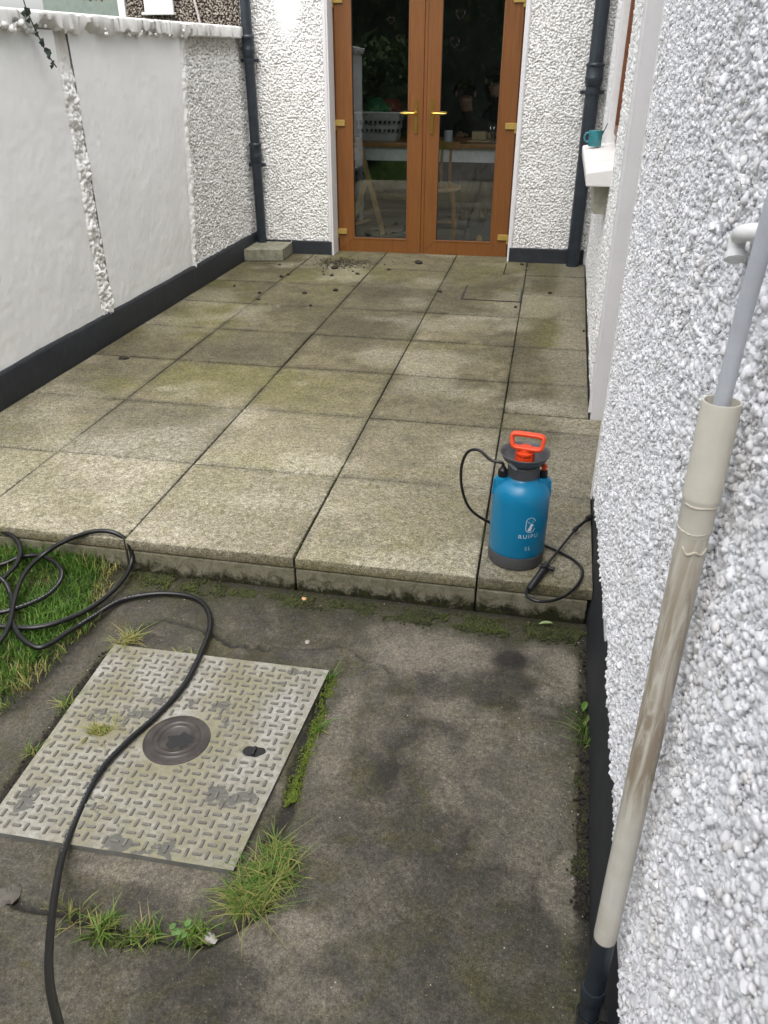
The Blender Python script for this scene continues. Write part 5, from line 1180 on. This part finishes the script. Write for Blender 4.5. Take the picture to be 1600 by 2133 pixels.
CL = ['largest soil crumb just below the scattered soil pile', 'lone soil crumb in the middle of the third slab row left of centre', 'round soil crumb on the slab right below the pile', 'soil crumb below the pile, second from its left',
 'soil crumb near the joint at the pile\'s lower right', 'small soil crumb at the lower left of the pile', 'tiny soil crumb just above the left one below the pile', 'tiny soil crumb between the pile and the joint right of it', 'soil crumb right of the joint beside the pile', 'upper soil crumb at the left long joint',
 'lower soil crumb at the left long joint', 'soil crumb on the slab in front of the stone block', 'tiny soil crumb at the door\'s left leaf, left one', 'tiny soil crumb at the door\'s left leaf, right one', 'speck of soil on the right end of the pile', 'soil crumb at the joint left of the inspection cover',
 'soil crumb below the right corner of the inspection cover', 'soil crumb on the slab right of the inspection cover', 'soil crumb at the plinth near the right drainpipe', 'soil crumb on the dark green slab at far left', 'small soil crumb on a cross joint below the left crumbs', 'twiggy soil lump in the joint left of the pile',
 'soil lump in the left joint below the twiggy one', 'small soil crumb at the far right by the house wall']
for (px, py, s), lb in zip(crumbs, CL): lump('soil_crumb', px, py, .0, s, SOIL, lb, 'soil crumb', 'dark soil crumbs scattered over the rear patio slabs')
lump('soil_clod', 872, 549, 0, .032, SOIL, 'dark clod of soil in front of the left door leaf', 'soil clod')
lump('soil_clod', 258, 747, 0, .026, SOIL, 'flat black clod alone on the slab near the left wall', 'soil clod', flat=.3)
P, S = [], []; r_ = np.random.RandomState(31)
for k in range(900):
    c = G(722+r_.normal(0, 32), 549+r_.normal(0, 6), 0)
    if c[1] < 4.80: P.append((c[0], c[1], .001)); S.append(r_.uniform(.002, .007))
scatter_mesh('scattered_soil', P, S, SOIL, None, 14, .4)
ST = simple('pale_stone', (.35, .33, .30), .8, var=.2)
lump('stone', 28, 1866, GZ-.006, .032, simple('grey_rock', (.11, .10, .085), .85, bsc=80), 'grey stone fragment at the left edge below the cover', 'stone', flat=.45)
lump('stone', 643, 1339, GZ, .009, ST, 'small round pale stone on concrete below the step', 'stone')
lump('stone', 633, 1249, GZ, .010, simple('orange_stone', (.55, .33, .16), .7), 'small orange pebble at the foot of the step', 'stone', flat=.5)
lump('stone', 435, 1957, GZ, .015, ST, 'pale grey chip beside the curved crack tufts', 'stone', flat=.5)
def leafobj(px, py, z, L_, w_, ang, mat, label):
    c = G(px, py, z); m = MB(); vs = []; ca, sa = math.cos(ang), math.sin(ang)
    for t, w in ((0, 0), (.25, .8), (.5, 1), (.75, .75), (1, 0)):
        for s_ in (-1, 0, 1): x, y = (t-.5)*L_, s_*w*w_/2; vs.append((c[0]+x*ca-y*sa, c[1]+x*sa+y*ca, z+.004+(.002 if s_ else -.001)+.006*math.sin(t*3)))
    m.add(vs, [(3*i+k, 3*i+k+1, 3*i+k+4, 3*i+k+3) for i in range(4) for k in (0, 1)]); return tag(m.build('fallen_leaf', mat, smooth=True), label, 'leaf')
leafobj(1137, 1302, GZ+.004, .048, .014, .25, simple('pale_green_leaf', (.26, .34, .14), .5), 'pale green leaf lying below the step under the sprayer wand')
leafobj(1217, 1475, GZ+.02, .045, .016, 1.3, simple('weed_leaf', (.09, .17, .03), .5), 'upright green weed leaf at the near wall plinth')

# ------------------------------------------------------------------ pressure washer hose
HZ = GZ+.0095
main = [(150, 2230, .36), (122, 2133, .27), (104, 2050, .19), (103, 1970, .12), (112, 1880, .06), (131, 1780, .02), (162, 1700, .002), (205, 1612, TH), (262, 1548, TH), (330, 1487, TH), (385, 1425, TH), (422, 1352, .012), (438, 1298, .004), (424, 1258, .002), (385, 1240, .002), (320, 1237, .002), (250, 1252, .004), (190, 1287, .022), (140, 1318, .034), (102, 1342, .036), (76, 1348, .038), (46, 1330, .044), (26, 1295, .050), (24, 1245, .052),
        (10, 1212, .05), (-22, 1196, .05), (-60, 1215, .05), (-62, 1275, .05), (-25, 1300, .044), (20, 1306, .042), (75, 1307, .044), (135, 1292, .040), (196, 1262, .026), (248, 1218, .018), (274, 1172, .04), (268, 1132, .10), (236, 1109, .137), (190, 1108, .135), (130, 1130, .10), (82, 1162, .06), (48, 1200, .058), (30, 1250, .060), (20, 1298, .058), (0, 1336, .045),
        (-40, 1372, .03), (-110, 1340, .03), (-130, 1240, .03), (-70, 1180, .035), (0, 1176, .04), (44, 1160, .05), (88, 1158, .056), (122, 1178, .054), (127, 1206, .052), (100, 1238, .050), (50, 1262, .050), (-8, 1276, .050),
        (-80, 1270, .03), (-150, 1200, .03), (-110, 1110, .05), (-40, 1095, .07), (0, 1106, .09), (28, 1118, .09), (42, 1142, .075), (36, 1172, .06), (12, 1200, .05), (-20, 1225, .04), (-90, 1290, .03)]
hp = [G(px, py, HZ+z) for px, py, z in main]; hp = catmull(hp, 10)
hose = thing('pressure_hose', (hp[0][0], hp[0][1], GZ), 'long black rubber hose looping over grass, concrete and metal cover', 'hose')
m = MB(); m.tube(hp, .0078, 16); m.build('hose_line', HOSEM, hose, smooth=True, sharp=80)
# worn white print along the hose
m = MB(); rr = random.Random(8)
L_ = [0]
for a, b in zip(hp[:-1], hp[1:]): L_.append(L_[-1]+np.linalg.norm(b-a))
L_ = np.array(L_); HPm = np.array(hp)
def hat(s): return np.array([np.interp(s, L_, HPm[:, k]) for k in range(3)])
s = .75
while s < L_[-1]-1.0:
    if vnoise(s, 0, .35, 4) > .52:
        ln = rr.uniform(.004, .011); a, b = hat(s), hat(s+ln); t = b-a; t /= np.linalg.norm(t)+1e-9; side = np.cross(t, (0, 0, 1)); side /= np.linalg.norm(side)+1e-9; upv = np.cross(side, t); nrm = upv*math.cos(.35)+side*math.sin(.35)*(-1); wv = np.cross(nrm, t)*.0011
        m.add([a+nrm*.0080-wv, b+nrm*.0080-wv, b+nrm*.0080+wv, a+nrm*.0080+wv], [(0, 1, 2, 3)])
        s += ln+rr.uniform(.003, .006)
    else: s += .02
m.build('hose_print', HOSET, hose)

# ------------------------------------------------------------------ garden sprayer
SX, SY = .1125, .145
sp = thing('garden_sprayer', (SX, SY, .0015), 'blue pump-action garden sprayer with orange handle standing at the patio edge', 'sprayer')
BLUE = simple('blue_plastic', (.003, .180, .350), .34, var=.05, vsc=4, bsc=500, bst=.06, bd=.0005); GRYP = simple('grey_plastic', (.085, .088, .095), .5, var=.06); ORG = simple('orange_plastic', (.72, .062, .012), .38, var=.04); BLKP = simple('black_plastic', (.010, .010, .012), .4)
z0 = .0015; C0 = (SX, SY, z0)
m = MB(); m.lathe([(.080, 0), (.086, .0015), (.089, .006), (.090, .045), (.087, .045)], C0, 64, cap=True); m.build('base_skirt', GRYP, sp, smooth=True, sharp=40)
prof = [(.087, .045), (.0885, .047), (.0895, .052), (.0895, .16), (.0895, .230), (.0885, .246), (.085, .261), (.078, .275), (.069, .285), (.060, .291), (.052, .295), (.048, .299), (.044, .307), (.044, .311)]
m = MB(); m.lathe(prof, C0, 72, cap=True); body = m.build('tank', BLUE, sp, smooth=True, sharp=50)
# moulded shoulders left and right that carry the fittings
for sx in (-1, 1):
    m = MB(); cxp = SX+sx*.062; cyp = SY-.014 if sx < 0 else SY+.004
    m.lathe([(.021, .255), (.022, .266), (.021, .290), (.018, .297), (.0, .298)], (cxp, cyp, z0), 24, cap=False); m.build('shoulder_boss', BLUE, sp, smooth=True, sharp=40)
    f_ = MB(); f_.add([(SX+sx*.052, cyp-.008, z0+.294), (SX+sx*.088, cyp-.008, z0+.290), (SX+sx*.092, cyp-.008, z0+.235), (SX+sx*.075, cyp-.008, z0+.235), (SX+sx*.052, cyp+.008, z0+.294), (SX+sx*.088, cyp+.008, z0+.290), (SX+sx*.092, cyp+.008, z0+.235), (SX+sx*.075, cyp+.008, z0+.235)],
        [(0, 1, 2, 3), (7, 6, 5, 4), (0, 4, 5, 1), (1, 5, 6, 2), (2, 6, 7, 3), (3, 7, 4, 0)]); f_.build('strap_lug', BLUE, sp, bevel=.003)
m = MB(); m.lathe([(.0465, .299), (.0475, .301), (.0475, .335), (.045, .338), (.044, .338)], C0, 64, cap=True); 
for k in range(40):
    a = 2*math.pi*k/40; m.obox((SX+.0478*math.cos(a), SY+.0478*math.sin(a), z0+.318), (.0012*math.cos(a), .0012*math.sin(a), 0), (-.0018*math.sin(a), .0018*math.cos(a), 0), (0, 0, .015))
m.build('collar_nut', GRYP, sp, smooth=True, sharp=35)
m = MB(); m.lathe([(.040, .336), (.044, .341), (.052, .346), (.064, .356), (.0715, .368), (.0745, .375), (.0765, .377), (.0755, .380), (.072, .378), (.067, .368), (.057, .354), (.044, .348), (.0, .347)], C0, 64, cap=False); m.build('filling_funnel', GRYP, sp, smooth=True, sharp=60)
m = MB(); m.bar((SX-.046, SY-.058, z0+.362), (SX-.020, SY-.078, z0+.352), .010, .006); m.build('funnel_tab', GRYP, sp, bevel=.002)
# pump plunger and D handle
m = MB(); m.lathe([(.026, .346), (.026, .366), (.022, .368), (.022, .372), (.029, .374), (.029, .380), (.022, .382), (.018, .398)], C0, 32)
for k in range(6):
    a = 2*math.pi*k/6+.3; m.obox((SX+.024*math.cos(a), SY+.024*math.sin(a), z0+.363), (.006*math.cos(a), .006*math.sin(a), 0), (-.002*math.sin(a), .002*math.cos(a), 0), (0, 0, .018))
m.build('plunger', ORG, sp, smooth=True, sharp=35)
hd = MB(); N_ = 40; loop = []
ha = -.16; hcx, hcy, hcz = SX+.004, SY, z0+.413
for k in range(N_):
    t = 2*math.pi*k/N_; x = .047*np.sign(math.cos(t))*abs(math.cos(t))**.38; z = .0195*np.sign(math.sin(t))*abs(math.sin(t))**.38; x *= 1+.06*(z/.0195)
    loop.append((hcx+x*math.cos(ha), hcy+x*math.sin(ha)+.008*(z/.0195), hcz+z))
loop.append(loop[0]); loop.append(loop[1])
P3 = [np.array(p, float) for p in loop[:N_]]
vs = []; fs = []; n = 12
for i in range(N_):
    T = P3[(i+1) % N_]-P3[i-1]; T /= np.linalg.norm(T); B = np.array((math.sin(ha)*-1, math.cos(ha), -.0)); B = B-T*(B@T); B /= np.linalg.norm(B); Nn = np.cross(T, B)
    for k in range(n):
        a = 2*math.pi*k/n; vs.append(P3[i]+B*.0118*np.sign(math.cos(a))*abs(math.cos(a))**.6+Nn*.0066*np.sign(math.sin(a))*abs(math.sin(a))**.6)
for i in range(N_):
    for k in range(n): fs.append((i*n+k, i*n+(k+1) % n, ((i+1) % N_)*n+(k+1) % n, ((i+1) % N_)*n+k))
hd.add(vs, fs); hd.build('pump_handle', ORG, sp, smooth=True, sharp=60)
# relief valve
m = MB(); c = (SX+.062, SY+.004, z0); m.lathe([(.010, .295), (.0125, .299), (.0125, .319), (.009, .321)], c, 16); m.build('valve_body', BLKP, sp, smooth=True, sharp=40)
m = MB(); m.lathe([(.006, .321), (.007, .329), (.011, .332), (.011, .335), (.006, .337), (.006, .342)], c, 16); m.build('relief_knob', ORG, sp, smooth=True, sharp=40)
# hose connector
m = MB(); c = (SX-.062, SY-.014, z0); m.lathe([(.0125, .295), (.0135, .298), (.0135, .320), (.010, .323), (.0075, .330)], c, 16)
for k in range(10):
    a = 2*math.pi*k/10; m.obox((c[0]+.0135*math.cos(a), c[1]+.0135*math.sin(a), z0+.309), (.0012*math.cos(a), .0012*math.sin(a), 0), (-.002*math.sin(a), .002*math.cos(a), 0), (0, 0, .010))
m.build('hose_connector', BLKP, sp, smooth=True, sharp=40)
# delivery hose: up from the connector, down behind the tank, round the front to the grip
def S_(px, py, y=None, z=None): return YP(px, py, y) if y is not None else G(px, py, z)
hl = [(c[0], c[1], z0+.326), (c[0]-.005, c[1], z0+.342), S_(1022, 958, y=.135), S_(998, 938, y=.15), S_(974, 942, y=.175), S_(961, 975, y=.20), S_(963, 1020, y=.225), S_(978, 1058, y=.24), S_(1008, 1082, y=.26), S_(1060, 1105, y=.275), S_(1100, 1118, z=.03), G(1135, 1136, .012), G(1170, 1152, .008), G(1200, 1170, .008), G(1213, 1190, .008), G(1205, 1215, .009), G(1180, 1239, .012), G(1150, 1251, .016), G(1120, 1252, .018), G(1099, 1243, .018), G(1097, 1234, .018), G(1103, 1226, .018)]
m = MB(); m.tube(catmull(hl, 8), .0049, 14); m.build('delivery_hose', HOSEM, sp, smooth=True, sharp=80)
# spray lance
ga, gb = G(1101, 1230, .018), G(1133, 1185, .020); tip = G(1199, 1102, .026); noz = G(1229, 1077, .030)
dg_ = (gb-ga)/np.linalg.norm(gb-ga)
m = MB(); n = 60; m.tube([ga+(gb-ga)*k/n for k in range(n+1)], [(.0115 if k % 4 < 2 else .0100)*(1 if 3 < k < 57 else .85) for k in range(n+1)], 16); m.build('grip', BLKP, sp, smooth=True, sharp=30)
m = MB(); e = gb+dg_*.012; m.tube([gb-dg_*.004, e, e+dg_*.022], [.013, .014, .008], 16); sd_ = np.cross(dg_, (0, 0, 1)); m.tube([e-sd_*.012, e+sd_*.024, e+sd_*.030], [.006, .0075, .009], 12); m.tube([e-sd_*.008, e-sd_*.020], [.005, .006], 10); m.bar(e+np.array((0, 0, .010)), e-dg_*.03+np.array((0, 0, .016)), .010, .005); m.build('trigger_valve', BLKP, sp, smooth=True, sharp=35)
m = MB(); m.tube([gb+dg_*.03, tip], .0042, 12); m.build('lance', BLKP, sp, smooth=True)
m = MB(); d1 = (tip-gb)/np.linalg.norm(tip-gb); d2 = (noz-tip)/np.linalg.norm(noz-tip)
m.tube([tip-d1*.014, tip-d1*.012, tip+d1*.006, tip+d1*.012+d2*.006, tip+d2*.03, noz-d2*.018], [.0055, .0080, .0085, .0065, .0055, .0060], 16); m.tube([noz-d2*.018, noz-d2*.016, noz+d2*.004, noz+d2*.006], [.0075, .0105, .0105, .0085], 18); m.build('nozzle', BLKP, sp, smooth=True, sharp=40)

# print on the tank: deer badge, name, capacity
PRT = simple('pale_print', (.62, .70, .76), .5); A0_ = math.radians(-68+0)
def wrapped(name, polys, uc, vc):
    r = .0895+.0006; m = MB()
    for pts in polys:
        m.add([(SX+r*math.cos(math.atan2(-1, 0)+(uc+u)/r), SY+r*math.sin(math.atan2(-1, 0)+(uc+u)/r), z0+vc+v) for u, v in pts[0]], pts[1])
    return m.build(name, PRT, sp)
def stroke(pts, w):
    out = []; pts = [np.array(p, float) for p in pts]
    L0, R0 = [], []
    for i, p in enumerate(pts):
        t = pts[min(i+1, len(pts)-1)]-pts[max(i-1, 0)]; t /= np.linalg.norm(t)+1e-9; nn = np.array((-t[1], t[0])); L0.append(p+nn*w/2); R0.append(p-nn*w/2)
    n = len(pts); return (L0+R0, [(i, i+1, n+i+1, n+i) for i in range(n-1)])
UC = .0375
st_ = [(.0145*math.cos(t)*1., (.0115 if math.sin(t) >= 0 else -.0115)+.0145*math.sin(t)) for t in np.linspace(0, 2*math.pi, 49)]
deer = [([(-.0085, -.0205), (.0015, -.0215), (.0055, -.0095), (.0050, -.0035), (.0080, -.0045), (.0105, -.0010), (.0090, .0015), (.0050, .0040), (.0015, .0045), (-.0005, .0015), (-.0030, -.0060), (-.0075, -.0145)], [tuple(range(12))])]
ant = [stroke([(.003, .004), (.004, .008), (.0085, .010), (.0095, .014)], .0009), stroke([(.0065, .0093), (.006, .0125)], .0009), stroke([(.0012, .004), (-.001, .008), (-.006, .009), (-.0095, .013)], .0009), stroke([(-.004, .0087), (-.0045, .012)], .0009), stroke([(-.0072, .0105), (-.0098, .0098)], .0009)]
wrapped('badge', [stroke(st_, .0017)]+deer+ant, UC+.001, .170)
def text_mesh(txt, size):
    cu = bpy.data.curves.new('t', 'FONT'); cu.body = txt; cu.size = size; cu.align_x = 'CENTER'; cu.space_character = 1.28; cu.offset = -.012*size; ob = bpy.data.objects.new('t', cu); COL.objects.link(ob)
    dg = bpy.context.evaluated_depsgraph_get(); dg.update(); me = bpy.data.meshes.new_from_object(ob.evaluated_get(dg)); vs = [(v.co.x, v.co.y) for v in me.vertices]; fs = [tuple(p.vertices) for p in me.polygons]
    bpy.data.objects.remove(ob); bpy.data.meshes.remove(me); return vs, fs
wrapped('lettering', [text_mesh('RUIP\u00da', .0195)], UC-.002, .123)
wrapped('lettering', [text_mesh('5L', .0185)], UC-.001, .079)

# ------------------------------------------------------------------ garden behind the camera (seen mirrored in the door glass)
def hedge(name, label, x0, x1, y0, y1, h, n, seed, cat='hedge'):
    r_ = np.random.RandomState(seed); P = np.stack([r_.uniform(x0, x1, n), r_.uniform(y0, y1, n), GZ+h*r_.beta(1.6, 1.1, n)*1], 1)
    P[:, 2] *= .85+.3*vnoise(P[:, 0], P[:, 1], 1.1, seed); s = r_.uniform(.05, .12, n); a = r_.normal(0, 1, (n, 3)); a /= np.linalg.norm(a, axis=1)[:, None]; b = np.cross(a, r_.normal(0, 1, (n, 3))); b /= np.linalg.norm(b, axis=1)[:, None]
    V = np.stack([P+a*s[:, None], P+b*s[:, None]*.5, P-a*s[:, None], P-b*s[:, None]*.5], 1).reshape(-1, 3); t = thing(name, ((x0+x1)/2, (y0+y1)/2, GZ), label, cat); off = rootloc(t)
    me = bpy.data.meshes.new('foliage'); me.from_pydata((V-off).tolist(), [], (np.arange(n)[:, None]*4+np.arange(4)).tolist()); me.materials.append(LEAFM); o = bpy.data.objects.new('foliage', me); COL.objects.link(o); o.parent = t
    m = MB(); m.box(x0+.25, x1-.25, y0+.25, y1-.18, GZ, h*.93); o = m.build('dark_core_box', simple('dark_core_box', (.022, .032, .014), .9), t)  # solid dark box added to stop sky showing between the leaves
    m = MB()
    for k in range(int(max(x1-x0, y1-y0)/.8)+1):
        f = (k+.5)/(int(max(x1-x0, y1-y0)/.8)+1); x = x0+(x1-x0)*f if x1-x0 > y1-y0 else (x0+x1)/2; y = y0+(y1-y0)*f if y1-y0 > x1-x0 else (y0+y1)/2
        m.tube([(x, y, GZ-.1), (x+.05, y, h*.4), (x-.05, y+.05, h*.8)], [.06, .045, .02], 8)
    m.build('trunks', STEM, t)
LEAFM = simple('hedge_leaf', (.060, .095, .035), .75, var=.5, vsc=4, spec=.1)
hedge('garden_hedge', 'tall dark green hedge across the end of the garden', -5.5, 6.0, -9.6, -8.4, 5.2, 26000, 3)
hedge('garden_hedge', 'dark green hedge along the left side of the lawn', -3.0, -2.45, -8.4, -.5, 1.9, 9000, 4)
